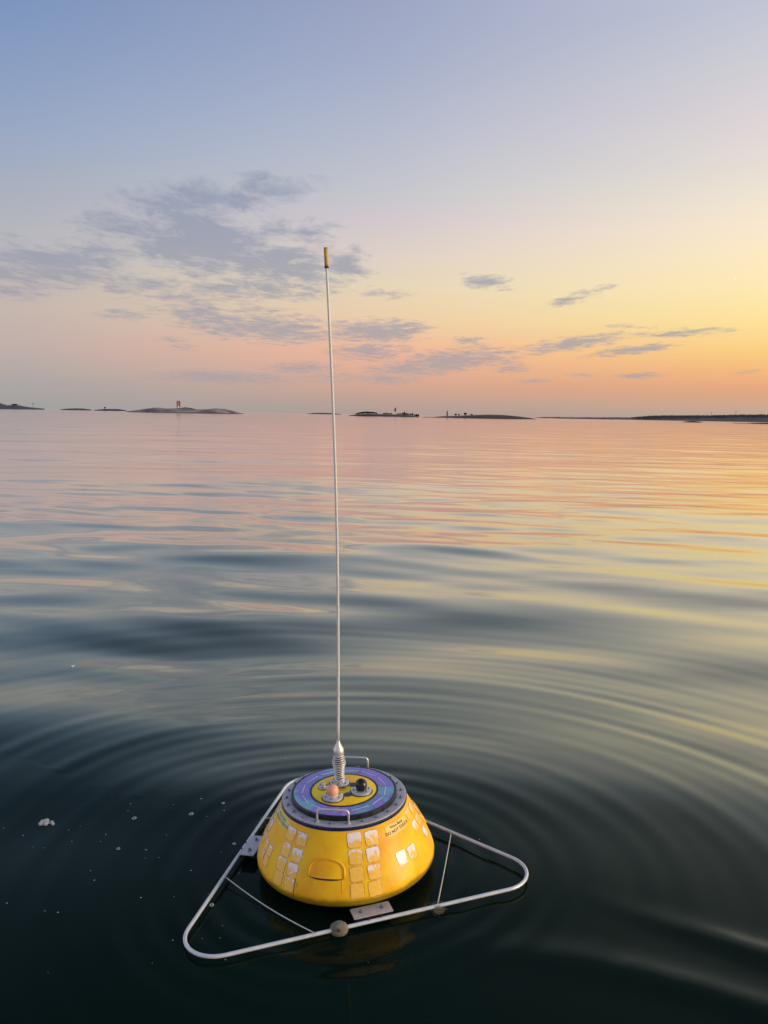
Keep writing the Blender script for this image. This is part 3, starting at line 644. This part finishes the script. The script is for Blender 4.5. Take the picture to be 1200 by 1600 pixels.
def patch(name, phi, z, w, h, rot, mat, parent, off=.0014, r_=.006, wrinkle=0):
    g = 6; V = []; Fc = []; UV = []
    def pos(u, v):     # square grid squashed to rounded corners
        return u, v
    for j in range(g+1):
        for i in range(g+1):
            u = (i/g - .5)*w; v = (j/g - .5)*h
            if i in (0, g) and j in (0, g): u *= .90; v *= .90
            V.append(on_surf(phi, z, u, v, rot, off + random.uniform(-wrinkle, wrinkle))); UV.append((i/g, j/g))
    for j in range(g):
        for i in range(g): a = j*(g+1)+i; Fc.append((a, a+1, a+g+2, a+g+1))
    # skirt to give the film its thickness
    ring = [i for i in range(g+1)] + [j*(g+1)+g for j in range(1, g+1)] + [g*(g+1)+i for i in range(g-1, -1, -1)] + [j*(g+1) for j in range(g-1, 0, -1)]
    b0 = len(V)
    for idx in ring:
        i, j = idx % (g+1), idx // (g+1); u = (i/g-.5)*w; v = (j/g-.5)*h
        if i in (0, g) and j in (0, g): u *= .90; v *= .90
        V.append(on_surf(phi, z, u, v, rot, -.0015)); UV.append(UV[idx])
    for k in range(len(ring)): k2 = (k+1) % len(ring); Fc.append((ring[k], b0+k, b0+k2, ring[k2]))
    o = mesh_obj(name, V, Fc, mat, parent, True, UV); o.data.set_sharp_from_angle(angle=R(40)); return o

# top flange, seal and bolts
lathe('blue_seal', [(.300,.3895),(.3145,.3895),(.3155,.393),(.3155,.402),(.3135,.4042),(.300,.4042)], MT['navy'], buoy, 128, True)
fl = lathe('lid_flange', [(.252,.4043),(.3095,.4043),(.3115,.406),(.3115,.411),(.3095,.4125),(.252,.4125)], MT['flange'], buoy, 128, True)
lathe('black_gasket', [(.250,.4128),(.2655,.4128),(.2655,.433),(.262,.4365),(.2545,.4365),(.2545,.4128)], MT['rubber'], buoy, 128, True)
bolt_bm = bmesh.new()
bmesh.ops.create_cone(bolt_bm, cap_ends=True, segments=16, radius1=.0085, radius2=.0085, depth=.0016); bmesh.ops.translate(bolt_bm, vec=(0,0,.0008), verts=bolt_bm.verts)
h2 = bmesh.ops.create_cone(bolt_bm, cap_ends=True, segments=6, radius1=.0062, radius2=.0058, depth=.006); bmesh.ops.translate(bolt_bm, vec=(0,0,.0046), verts=h2['verts'])
h3 = bmesh.ops.create_cone(bolt_bm, cap_ends=True, segments=10, radius1=.0032, radius2=.0030, depth=.004); bmesh.ops.translate(bolt_bm, vec=(0,0,.0094), verts=h3['verts'])
bolt_me = bpy.data.meshes.new('bolt'); bolt_bm.to_mesh(bolt_me); bolt_bm.free(); bolt_me.materials.append(pbsdf('bolt_steel', (.30,.30,.32), .35, .8, .2, 90))
def bolt(parent, x, y, z, s=1., rot=None):
    o = link(bpy.data.objects.new('bolt', bolt_me), parent); o.location = (x, y, z); o.rotation_euler = (0,0,random.random()*3); o.scale = (s,s,s); return o
for k in range(24):
    a = 2*math.pi*(k+.35)/24; bolt(fl, .2885*math.cos(a), .2885*math.sin(a), .4126, 1.0)

# ring of solar cells with pale conductor lines
lathe('panel_bed', [(.160,.4130),(.2544,.4130),(.2544,.4325),(.160,.4325)], MT['rubber'], buoy, 96, True)
def solar_field():
    m, t = material('solar_cell_glass'); T = t.links.new
    p = N('ShaderNodeBsdfPrincipled', t); o = N('ShaderNodeOutputMaterial', t); T(p.outputs[0], o.inputs[0])
    co = N('ShaderNodeTexCoord', t)
    n = N('ShaderNodeTexNoise', t); n.inputs['Scale'].default_value = 6.0; n.inputs['Detail'].default_value = 2; n.inputs['Distortion'].default_value = .8; T(co.outputs['Object'], n.inputs[0])
    r = N('ShaderNodeValToRGB', t); T(n.outputs[0], r.inputs[0]); e = r.color_ramp.elements
    e[0].position = .38; e[0].color = (.27,.15,.60,1); e[1].position = .60; e[1].color = (.17,.40,.50,1)
    for q, c in ((.46,(.24,.17,.58)),(.50,(.15,.18,.48)),(.55,(.16,.32,.52))): x = e.new(q); x.color = c + (1,)  # glass reflections in purple, blue and teal, painted into the base colour
    w_ = N('ShaderNodeTexWave', t); w_.inputs['Scale'].default_value = 42; w_.inputs['Distortion'].default_value = .4; T(co.outputs['Object'], w_.inputs[0])
    T(mix(math_n('MULTIPLY', w_.outputs[1], .25, tree=t), r.outputs[0], (.05,.05,.16), t), p.inputs['Base Color'])
    p.inputs['Roughness'].default_value = .25; p.inputs['Coat Weight'].default_value = 1.0; p.inputs['Coat Roughness'].default_value = .04
    return m
smat = solar_field()
for k in range(12):
    a0 = 2*math.pi*k/12 + R(10); V = []; Fc = []; n = 8
    for i in range(n+1):
        a = a0 + (2*math.pi/12 - .006)*i/n
        for r_, z_ in ((.1725,.4328),(.1725,.4352),(.2535,.4352),(.2535,.4328)): V.append((r_*math.cos(a), r_*math.sin(a), z_))
    for i in range(n):
        for q in range(4): a = i*4+q; b_ = i*4+(q+1) % 4; Fc.append((a, b_, b_+4, a+4))
    Fc.append((0,1,2,3)); Fc.append((n*4+3,n*4+2,n*4+1,n*4))
    cell = mesh_obj('solar_cell', V, Fc, smat, buoy, False)
    # conductor line: a shallow strip across the cell
    a1, a2 = a0 + R(3), a0 + R(27); p1 = Vector((math.cos(a1), math.sin(a1), 0))*.212; p2 = Vector((math.cos(a2), math.sin(a2), 0))*.212
    mid = (p1+p2)*.5; d_ = (p2-p1); nn = Vector((-d_.y, d_.x, 0)).normalized()*.0013
    bm = bmesh.new(); vs = [bm.verts.new(p + Vector((0,0,z_))) for z_ in (.4353,.4360) for p in (p1-nn, p1+nn, p2+nn, p2-nn)]
    for f in ((0,1,2,3),(7,6,5,4),(0,4,5,1),(1,5,6,2),(2,6,7,3),(3,7,4,0)): bm.faces.new([vs[i] for i in f])
    bm_obj('conductor_line', bm, MT['line'], cell)
lathe('inner_seal', [(.164,.4326),(.1722,.4326),(.1722,.4378),(.164,.4378)], MT['rubber'], buoy, 96, True)
cp = lathe('centre_plate', [(.0005,.4375),(.160,.4375),(.1635,.436),(.1635,.4326)], MT['yellow_top'], buoy, 96)
ZP = .4376
def disc_mount(name, x, y, r_, hh, parent, mat='steel', nb=4, ph=.4, under=True):
    e = lathe(name, [(.0005,ZP+hh),(r_*.86,ZP+hh),(r_,ZP+hh*.72),(r_,ZP+.0006),(.0005,ZP+.0006)], MT[mat], parent, 40, sharp=40, centre=(x,y))
    if under: lathe('mount_gasket', [(r_*.9,ZP+.0004),(r_*1.10,ZP+.0004),(r_*1.10,ZP+.0026),(r_*.9,ZP+.0026)], MT['rubber'], e, 40, True, centre=(x,y))
    for k in range(nb): a = 2*math.pi*k/nb + ph; bolt(e, x + r_*.76*math.cos(a), y + r_*.76*math.sin(a), ZP+hh, .62)
    return e
def ball(name, x, y, z, r_, mat, parent, squash=1.):
    prof = [(max(.0005, r_*math.cos(a)), z + r_*squash*math.sin(a)) for a in np.linspace(-math.pi/2*.55, math.pi/2, 18)]
    return lathe(name, prof, MT[mat], parent, 40, sharp=60, centre=(x,y))
# antenna mount, spring and whip
AX, AY = -.026, .064
disc_mount('antenna_mount', AX, AY, .050, .012, buoy, nb=6)
lathe('antenna_socket', [(.026,ZP+.012),(.026,ZP+.026),(.021,ZP+.030),(.0005,ZP+.030)], MT['steel'], buoy, 32, centre=(AX,AY))
pts = []; radc = []; turns = 12; z0, z1 = ZP+.030, ZP+.158
core = lathe('spring_core', [(.013,z0-.002),(.016,z0+.05),(.020,z0+.085),(.015,z1+.002)], MT['rubber'], buoy, 24, centre=(AX,AY))
for i in range(turns*20+1):
    f = i/(turns*20); a = 2*math.pi*turns*f; rr = .0235 + .0085*math.exp(-((f-.66)/.2)**2)
    pts.append((AX + rr*math.cos(a), AY + rr*math.sin(a), z0 + .003 + (z1-z0-.006)*f))
tube('spring', pts, .0031, MT['steel'], buoy, 8)
lathe('ferrule', [(.0005,z1-.002),(.0255,z1-.002),(.0275,z1+.002),(.0275,z1+.026),(.0262,z1+.030),(.0105,z1+.060),(.0095,z1+.074),(.0005,z1+.074)], MT['steel'], buoy, 32, centre=(AX,AY))
za, zb = z1+.07, 3.077
# the whip bows very slightly
def whip(z): f = (z-za)/(zb-za); return (AX*(1-f) + .0*f + .020*math.sin(math.pi*f), AY*(1-f*.6), z)
zt = zb - .088
tube('whip', [whip(z) for z in np.linspace(za, zt+.01, 30)], .0062, MT['rod'], buoy, 12, radii=list(np.linspace(.0072, .0060, 30)))
tip = tube('antenna_tip', [whip(z) for z in np.linspace(zt, zb, 6)], .0092, MT['tip'], buoy, 16)
tube('tip_collar', [whip(zt-.004), whip(zt+.004)], .0102, MT['slot'], tip, 16)
# beacon light, sensor dome, small connector, two ports
disc_mount('light_mount', -.051, -.085, .051, .013, buoy, nb=6); lathe('light_socket', [(.027,ZP+.013),(.027,ZP+.022),(.0005,ZP+.022)], MT['steel'], buoy, 32, centre=(-.051,-.085))
ball('beacon_dome', -.051, -.085, ZP+.038, .0300, 'pink', buoy)
disc_mount('sensor_mount', .088, -.028, .052, .013, buoy, nb=6, ph=.2); lathe('sensor_socket', [(.026,ZP+.013),(.026,ZP+.022),(.0005,ZP+.022)], MT['rubber'], buoy, 32, centre=(.088,-.028))
ball('sensor_dome', .088, -.028, ZP+.038, .0300, 'black', buoy)
sm = disc_mount('connector_mount', -.106, .022, .026, .009, buoy, nb=3)
lathe('connector', [(.013,ZP+.009),(.013,ZP+.020),(.008,ZP+.022),(.008,ZP+.031),(.0005,ZP+.031)], MT['steel'], buoy, 24, centre=(-.106,.022))
for x_, y_ in ((.044,.046),(.021,-.057)): lathe('port_cap', [(.0005,ZP+.004),(.018,ZP+.004),(.0205,ZP+.002),(.0205,ZP+.0005)], MT['navy'], buoy, 28, centre=(x_,y_))
# warning print, too small to read, on the plate
for q in range(3):
    a = [(-.012,-.008),(.002,.004),(-.03,-.128)][q]; bx('plate_mark', (.03,.0025,.0006), (a[0],a[1],ZP+.0006), MT['ink'], cp)

# grab handles
def handle(mx_, my_, ang):
    pts = []; w_, hh, rc = .0755, .066, .016
    loc = [(-w_,0)] + [(-w_,hh*.5)] + [(-w_+rc-rc*math.cos(a), hh-rc+rc*math.sin(a)) for a in np.linspace(0, math.pi/2, 7)] + [(w_-rc+rc*math.sin(a), hh-rc+rc*math.cos(a)) for a in np.linspace(0, math.pi/2, 7)] + [(w_,hh*.5),(w_,0)]
    for u, v in loc: pts.append((mx_ + u*math.cos(ang), my_ + u*math.sin(ang), .4120 + v))
    h_ = tube('grab_handle', pts, .0052, MT['steel'], buoy, 12)
    for s in (-1, 1): lathe('foot', [(.0055,.4127),(.0095,.4127),(.0095,.416),(.0055,.418)], MT['steel'], h_, 20, True, centre=(mx_ + s*w_*math.cos(ang), my_ + s*w_*math.sin(ang)))
handle(-.039, -.277, R(-8)); handle(.039, .277, R(172))
# brown bumper on the far edge of the shell
bmz = ball('rear_bumper', .055, .325, .368, .034, 'bumper', buoy)

# moulded lifting pocket
def pocket(phi0, z0):
    W2, Hh = .084, .082
    arch = [(-W2, 0)] + [(-W2*math.cos(a), .018 + (Hh-.018)*math.sin(a)**.75) for a in np.linspace(0.02, math.pi-.02, 26)] + [(W2, 0)]
    p = tube('pocket_rim', [on_surf(phi0, z0, u, v, 0, .0005) for u, v in arch], .0052, MT['yellow_mould'], buoy, 10)
    # face of the pocket, bulging gently from the shell
    V = []; Fc = []; nu, nvv = 22, 8
    for j in range(nvv+1):
        for i in range(nu+1):
            s = -1 + 2*i/nu; f = j/nvv; top_ = .018 + (Hh-.018)*max(0, 1-s*s)**.42; v = f*top_
            V.append(on_surf(phi0, z0, s*W2*.97, v, 0, -.001 + .007*(1-abs(s)**4)*(1-f)**.7))
    for j in range(nvv):
        for i in range(nu): a = j*(nu+1)+i; Fc.append((a, a+1, a+nu+2, a+nu+1))
    mesh_obj('pocket_face', V, Fc, MT['yellow_mould'], buoy)
    V = []; Fc = []
    for i in range(nu+1):
        s = -1+2*i/nu
        for v, of in ((.002,.004*(1-s**4)),(-.0065*(1-s**4)-.001,.0022)): V.append(on_surf(phi0, z0, s*W2*.92, v, 0, of))
    for i in range(nu): Fc.append((2*i, 2*i+1, 2*i+3, 2*i+2))
    mesh_obj('pocket_slot_shade', V, Fc, MT['slot'], buoy)  # dark strip laid on the shell, painting the shade of a slot
    tube('drip_channel', [on_surf(phi0, z0, W2*.9+.004*f, -.004-.055*f, 0, .0002) for f in np.linspace(0,1,6)], .0016, MT['yellow_mould'], buoy, 6)
pocket(-99.8, .212); pocket(20.2, .212); pocket(140.2, .212)

# worn reflective tape, two columns of squares at each station
def station(phi0, cols, rows, zs, w_, h_, gap, keeps, rot=0, skew=0, name='reflective_tape'):
    q = 0
    for c_ in range(cols):
        for r_ in range(rows):
            kp = keeps[q % len(keeps)]; q += 1
            if kp is None: continue
            rr = float(np.interp(zs[r_], pz, prr)); u = (c_ - (cols-1)/2)*(w_+gap) 
            patch(name, phi0 + math.degrees(u/rr) + skew*r_, zs[r_] - (.0 if c_ == 0 else .003), w_, h_, rot + random.uniform(-.02,.02), TAPE[kp], buoy, wrinkle=.0002)
ZR = [.352,.290,.226,.162]
station(-72.3, 2, 4, ZR, .066, .067, .018, [.6,.3,-.2,-.2, .6,.6,.3,-.2], 0, -.8)
station(-129.5, 2, 4, [.342,.278,.219,.162], .062, .064, .012, [.3,.3,.3,-.2, .3,.6,.6,.1], 0, 0)
station(-156, 2, 2, [.232,.186], .05, .05, .010, [.3,.1,.3,.1], 0)
station(-40.3, 2, 1, [.233], .062, .066, .014, [1.,.6], .0)
station(-12.5, 2, 3, [.352,.296,.236], .05, .052, .016, [.3,.6,None,.3,.3,1.], 0)
station(8, 1, 2, [.30,.25], .055, .055, .01, [.6,.3]); station(-176, 2, 3, [.345,.29,.23], .055, .056, .01, [.6,.6,.3,.3,.6,.3])
for ph in (70, 110): station(ph, 2, 4, ZR, .06, .06, .012, [.6,1.,.3,-.2])
# thin seams left by peeled tape edges
for ph, za_, zb_ in ((-120.2,.190,.105),(-118.6,.178,.160)): tube('tape_seam', [surf(ph, z, .0004) for z in np.linspace(za_, zb_, 6)], .0010, MT['slot'], buoy, 6)

# stickers with their wording
def text_on_shell(lines, phi, z, rot, size, mat, parent, off, spread=1.0):
    for i, (tx, sz) in enumerate(lines):
        cu = bpy.data.curves.new('lettering', 'FONT'); cu.body = tx; cu.size = size*sz; cu.align_x = 'CENTER'; cu.align_y = 'CENTER'; cu.extrude = .0; cu.offset = size*.004; cu.resolution_u = 3; cu.space_character = 1.04
        ob = bpy.data.objects.new('lettering', cu); C.objects.link(ob); dg = bpy.context.evaluated_depsgraph_get(); dg.update()
        me = bpy.data.meshes.new_from_object(ob.evaluated_get(dg)); bpy.data.objects.remove(ob)
        bm = bmesh.new(); bm.from_mesh(me)
        bmesh.ops.triangulate(bm, faces=bm.faces); bmesh.ops.recalc_face_normals(bm, faces=bm.faces)
        yo = (len(lines)-1)/2*size*1.08 - i*size*1.08
        base = [(v.co.x, v.co.y) for v in bm.verts]
        for v, (a, b_) in zip(bm.verts, base): v.co = on_surf(phi, z, a, b_ + yo, rot, off)
        bm.to_mesh(me); bm.free(); me.materials.clear(); me.materials.append(mat)
        link(bpy.data.objects.new('lettering', me), parent)
for ph, zz_, mt_ in ((-38.8,.350,'stickerbase'),(-155.5,.362,'sticker_green')):
    stk = patch('warning_sticker', ph, zz_, .150, .050, R(0), MT[mt_], buoy, off=.0012)
    text_on_shell([('Wave Buoy', .92), ('DO NOT TOUCH', 1.0)], ph, zz_, R(0), .0205, MT['ink'] if mt_ == 'stickerbase' else MT['faded_ink'], stk, .0022)

# triangular fender frame
side, rot0, rc = 1.868, .3171, .155
Rt = side/math.sqrt(3); cxy = Vector((-.0157, .0048, 0)); ZT = .0675
Vt = [cxy + Vector((Rt*math.cos(rot0 + a), Rt*math.sin(rot0 + a), ZT)) for a in (math.pi/2, math.pi*7/6, math.pi*11/6)]
pts = []
for i in range(3):
    v = Vt[i]; a = (Vt[i-1] - v).normalized(); b_ = (Vt[(i+1) % 3] - v).normalized(); bis = (a+b_).normalized()
    cen = v + bis*(rc/math.sin(R(30))); t1 = v + a*(rc/math.tan(R(30))); t2 = v + b_*(rc/math.tan(R(30)))
    n = 14; d1 = t1-cen; d2 = t2-cen; ang = d1.angle(d2); ax = d1.cross(d2).normalized()
    for k in range(n+1): pts.append(cen + Matrix.Rotation(ang*k/n, 3, ax) @ d1)
    for k in range(1, 10): pts.append(t2.lerp(Vt[(i+1) % 3] + (v - Vt[(i+1) % 3]).normalized()*(rc/math.tan(R(30))), k/10))
frame = tube('fender_frame', pts, .0086, MT['tube'], buoy, 16, closed=True)
mids = [(Vt[0]+Vt[1])/2, (Vt[1]+Vt[2])/2, (Vt[2]+Vt[0])/2]; dirs = [(Vt[1]-Vt[0]).normalized(), (Vt[2]-Vt[1]).normalized(), (Vt[0]-Vt[2]).normalized()]
for md, dr in zip(mids, dirs):
    out = (md - cxy); out.z = 0; out.normalize()
    c_ = md - out*.052; ang = math.atan2(dr.y, dr.x)
    bm = box_bm(.185, .075, .006, .0015); bmesh.ops.rotate(bm, cent=(0,0,0), matrix=Matrix.Rotation(ang,3,'Z'), verts=bm.verts); bmesh.ops.translate(bm, vec=c_ + Vector((0,0,.016)), verts=bm.verts)
    br = bm_obj('mounting_bracket', bm, MT['alu'], buoy)
    bm = box_bm(.150, .10, .012, .002); bmesh.ops.rotate(bm, cent=(0,0,0), matrix=Matrix.Rotation(ang,3,'Z'), verts=bm.verts); bmesh.ops.translate(bm, vec=md - out*.115 + Vector((0,0,-.004)), verts=bm.verts)
    bm_obj('bracket_arm', bm, MT['darkhull'], buoy)
    bm = box_bm(.165, .006, .024, .001); bmesh.ops.rotate(bm, cent=(0,0,0), matrix=Matrix.Rotation(ang,3,'Z'), verts=bm.verts); bmesh.ops.translate(bm, vec=md - out*.0165 + Vector((0,0,-.0005)), verts=bm.verts)
    bm_obj('bracket_lip', bm, MT['rubber'], br)
    for s in (-.05, .05): p = c_ + dr*s; bolt(br, p.x, p.y, ZT + .0190, 1.25)
    for s in (-.03, .03): p = md + dr*s; tube('clamp_screw', [p + Vector((0,0,.010)), p + Vector((0,0,.0165))], .004, MT['slot'], frame, 8)
# corner stays
def stay(a, b_, sag):
    n = 18; P = []
    for k in range(n+1): f = k/n; p = a.lerp(b_, f); p.z -= sag*math.sin(math.pi*f); P.append(p)
    return tube('corner_stay', P, .0027, MT['cord'], buoy, 8)
q = [mids[0] + dirs[0]*.26 + Vector((0,0,0)), mids[1] - dirs[1]*.27, mids[1] + dirs[1]*.30, mids[2] - dirs[2]*.28, mids[2] + dirs[2]*.28, mids[0] - dirs[0]*.30]
stay(q[0], q[1], .020); s2 = stay(q[2], q[3], .006); stay(q[4], q[5], .02)
# anode disc with centre bolt
p = mids[1] - dirs[1]*.168
def blob(name, c, s, mat, parent, seed, n=3, amp=.25, fr=40):
    bm = bmesh.new(); bmesh.ops.create_icosphere(bm, subdivisions=n, radius=1)
    for v in bm.verts: v.co *= 1 + amp*noise.fractal(v.co*1.7 + Vector((seed, 0, 0)), 1, 2, 4)
    bmesh.ops.scale(bm, vec=s, verts=bm.verts); bmesh.ops.translate(bm, vec=c, verts=bm.verts)
    return bm_obj(name, bm, mat, parent, True)
an = blob('zinc_anode', p, (.042,.030,.034), MT['anode'], frame, 3, 4, .07)
tube('anode_bolt', [p + Vector((.002,-.028,.012)), p + Vector((.002,-.038,.016))], .005, MT['slot'], an and frame, 8)
# weed clinging to frame, stays and lower hull
def weed(c, n, spread, ln_, seed, name='weed'):
    rs = random.Random(seed); V = []; Fc = []
    for _ in range(n):
        a = Vector(c) + Vector((rs.gauss(0,1)*spread[0], rs.gauss(0,1)*spread[1], rs.gauss(0,1)*spread[2])); d_ = Vector((rs.gauss(0,1), rs.gauss(0,1), -abs(rs.gauss(0,.8)))).normalized()
        L_ = ln_*rs.uniform(.5,1.3); wv = d_.orthogonal().normalized()*.0008; b0 = len(V); seg = 4
        for k in range(seg+1):
            f = k/seg; pnt = a + d_*L_*f + Vector((math.sin(f*5+a.x*80)*.006, math.cos(f*4+a.y*70)*.006, 0)); V += [pnt - wv*(1-f*.6), pnt + wv*(1-f*.6)]
        for k in range(seg): i = b0+2*k; Fc.append((i, i+1, i+3, i+2))
    o = mesh_obj(name, V, Fc, MT['weed'], buoy); o['kind'] = 'stuff'; return o
weed(q[2] - Vector((0,0,.006)), 260, (.014,.012,.007), .022, 1); weed(q[5] - Vector((0,0,.035)), 420, (.016,.05,.008), .022, 2)
weed(q[0].lerp(q[1], .42) - Vector((0,0,.085)), 420, (.04,.03,.010), .035, 3); weed(q[0].lerp(q[1], .66) - Vector((0,0,.075)), 260, (.04,.02,.01), .035, 6)
weed(Vector((.24,-.60,-.09)), 500, (.03,.05,.03), .05, 4)

def sea_z(p): return float(SEA_Z[np.argmin((SEA_XY[:,0]-p.x)**2 + (SEA_XY[:,1]-p.y)**2)])
# ------------------------------------------------------------------ FOAM AND BUBBLES ON THE SEA
def ring_mesh(seed):
    rs = random.Random(seed); V = []; Fc = []; n = 16; s = 6
    for i in range(n):
        a = 2*math.pi*i/n; th = .20 + .16*max(0, math.sin(a + rs.uniform(0, .6))) + .05*rs.random()
        for k in range(s):
            b_ = 2*math.pi*k/s; r_ = 1 - th + th*math.cos(b_)*.9; V.append((r_*math.cos(a), r_*math.sin(a), .12 + th*math.sin(b_)*.7))
    for i in range(n):
        for k in range(s): Fc.append((i*s+k, i*s+(k+1) % s, ((i+1) % n)*s+(k+1) % s, ((i+1) % n)*s+k))
    me = bpy.data.meshes.new('bubble'); me.from_pydata(V, [], Fc); me.materials.append(MT['foam']); me.polygons.foreach_set('use_smooth', [True]*len(Fc)); return me
def fleck_mesh(seed):
    rs = random.Random(seed); bm = bmesh.new()
    for _ in range(4):
        r_ = rs.uniform(.35,.7); g = bmesh.ops.create_icosphere(bm, subdivisions=1, radius=r_); bmesh.ops.scale(bm, vec=(1,1,.45), verts=g['verts']); bmesh.ops.translate(bm, vec=(rs.uniform(-.6,.6), rs.uniform(-.3,.3), .08), verts=g['verts'])
    me = bpy.data.meshes.new('bubble'); bm.to_mesh(me); bm.free(); me.materials.append(MT['foam']); me.polygons.foreach_set('use_smooth', [True]*len(me.polygons)); return me
rings = [ring_mesh(i) for i in range(3)]; flecks = [fleck_mesh(i) for i in range(4)]
special = {(210,1283): ('ring', 3.6, 'white oval foam bubble, brightest single one left of the buoy'), (185,1328): ('ring', 3.0, 'small ring-shaped bubble with a dark centre below the brightest bubble'),
 (299,1281): ('ring', 3.6, 'ring-shaped bubble level with the top of the bracket left of the frame'), (366,1328): ('ring', 2.8, 'flattened bubble just outside the left frame tube'),
 (331,1421): ('ring', 3.6, 'half-ring bubble inside the left corner of the frame'), (752,1419): ('ring', 3.2, 'lone ring bubble in front of the right frame tube'),
 (349,1267): ('ring', 2.6, 'open ring bubble left of the weed on the frame tube'), (112,1038): ('fleck', 5.5, 'pale streak of foam far up at the left of the water')}
for (px, py), (kd, s, lb) in special.items():
    b = on_water(px, py, -.02 if px < 400 else 0); o = link(bpy.data.objects.new('bubble', (rings if kd == 'ring' else flecks)[int(px) % 3])); dist_ = b.length
    sz = s * dist_ / F_PX; o.location = (b.x, b.y, sea_z(b) + .001); o.rotation_euler = (0,0,random.uniform(-.6,.6)); o.scale = (sz, sz*1.25, sz*.8); tag(o, lb, 'bubble')
for px, py, s in [(36,1300,1.6),(51,1319,1),(68,1321,1.2),(107,1295,1.8),(125,1290,1.2),(112,1313,1.5),(157,1315,1.5),(165,1305,2.2),(141,1360,1.8),(147,1375,2.2),(204,1261,1.6),(200,1271,1.6),(228,1331,2.4),(227,1344,1.3),(314,1259,2),(323,1285,1.8),(350,1278,1.8),(298,1366,2),(373,1373,1.8),(305,1310,1.2),(347,1454,1.8),(343,1473,1.6),(352,1508,1.8),(270,1473,1.8),(272,1406,1.3),(167,1115,2.2),(175,1247,1),(260,1310,1.6),(220,1405,2),(90,1422,2),(10,1404,1.8),(5,1288,1.5),(70,1419,1.2),(75,1515,1.5),(445,1193,1.8),(486,1171,1.6),(748,1329,1.5),(360,1148,1.5),(271,1266,1.4),(248,1344,1.4),(345,1340,1.4),(325,1403,1.2),(238,1508,1),(575,1515,1.1),(650,1204,1.6),(402,1338,1.2),(316,1473,1.2),(405,1420,1.1)]:
    b = on_water(px, py, -.02 if px < 400 else 0); o = link(bpy.data.objects.new('bubble', flecks[int(px) % 4])); sz = .8 * s * b.length / F_PX
    o.location = (b.x, b.y, sea_z(b) + .001); o.rotation_euler = (0,0,random.uniform(-.5,.5)); o.scale = (sz, sz*.9, sz*.6)
    tag(o, 'tiny white speck of foam, one of many scattered on the dark water', 'bubble', 'tiny foam specks scattered on the dark water')
b = on_water(72, 1279); rs = random.Random(4); bm = bmesh.new()
for k in range(26):
    f = rs.random(); r_ = rs.uniform(.006,.014)*(1.25 - .6*f); g = bmesh.ops.create_icosphere(bm, subdivisions=2, radius=r_)
    x_ = -.030 + .075*f + rs.gauss(0,.004); y_ = (.014*(1-f)*rs.uniform(-1,2.4)) + rs.gauss(0,.006)
    bmesh.ops.translate(bm, vec=(x_, y_, r_*.35), verts=g['verts'])
o = bm_obj('foam_clump', bm, MT['foam'], None, True); o.location = (b.x, b.y, sea_z(b) + .002); tag(o, 'white clump of foam on the dark water at the far left', 'foam')
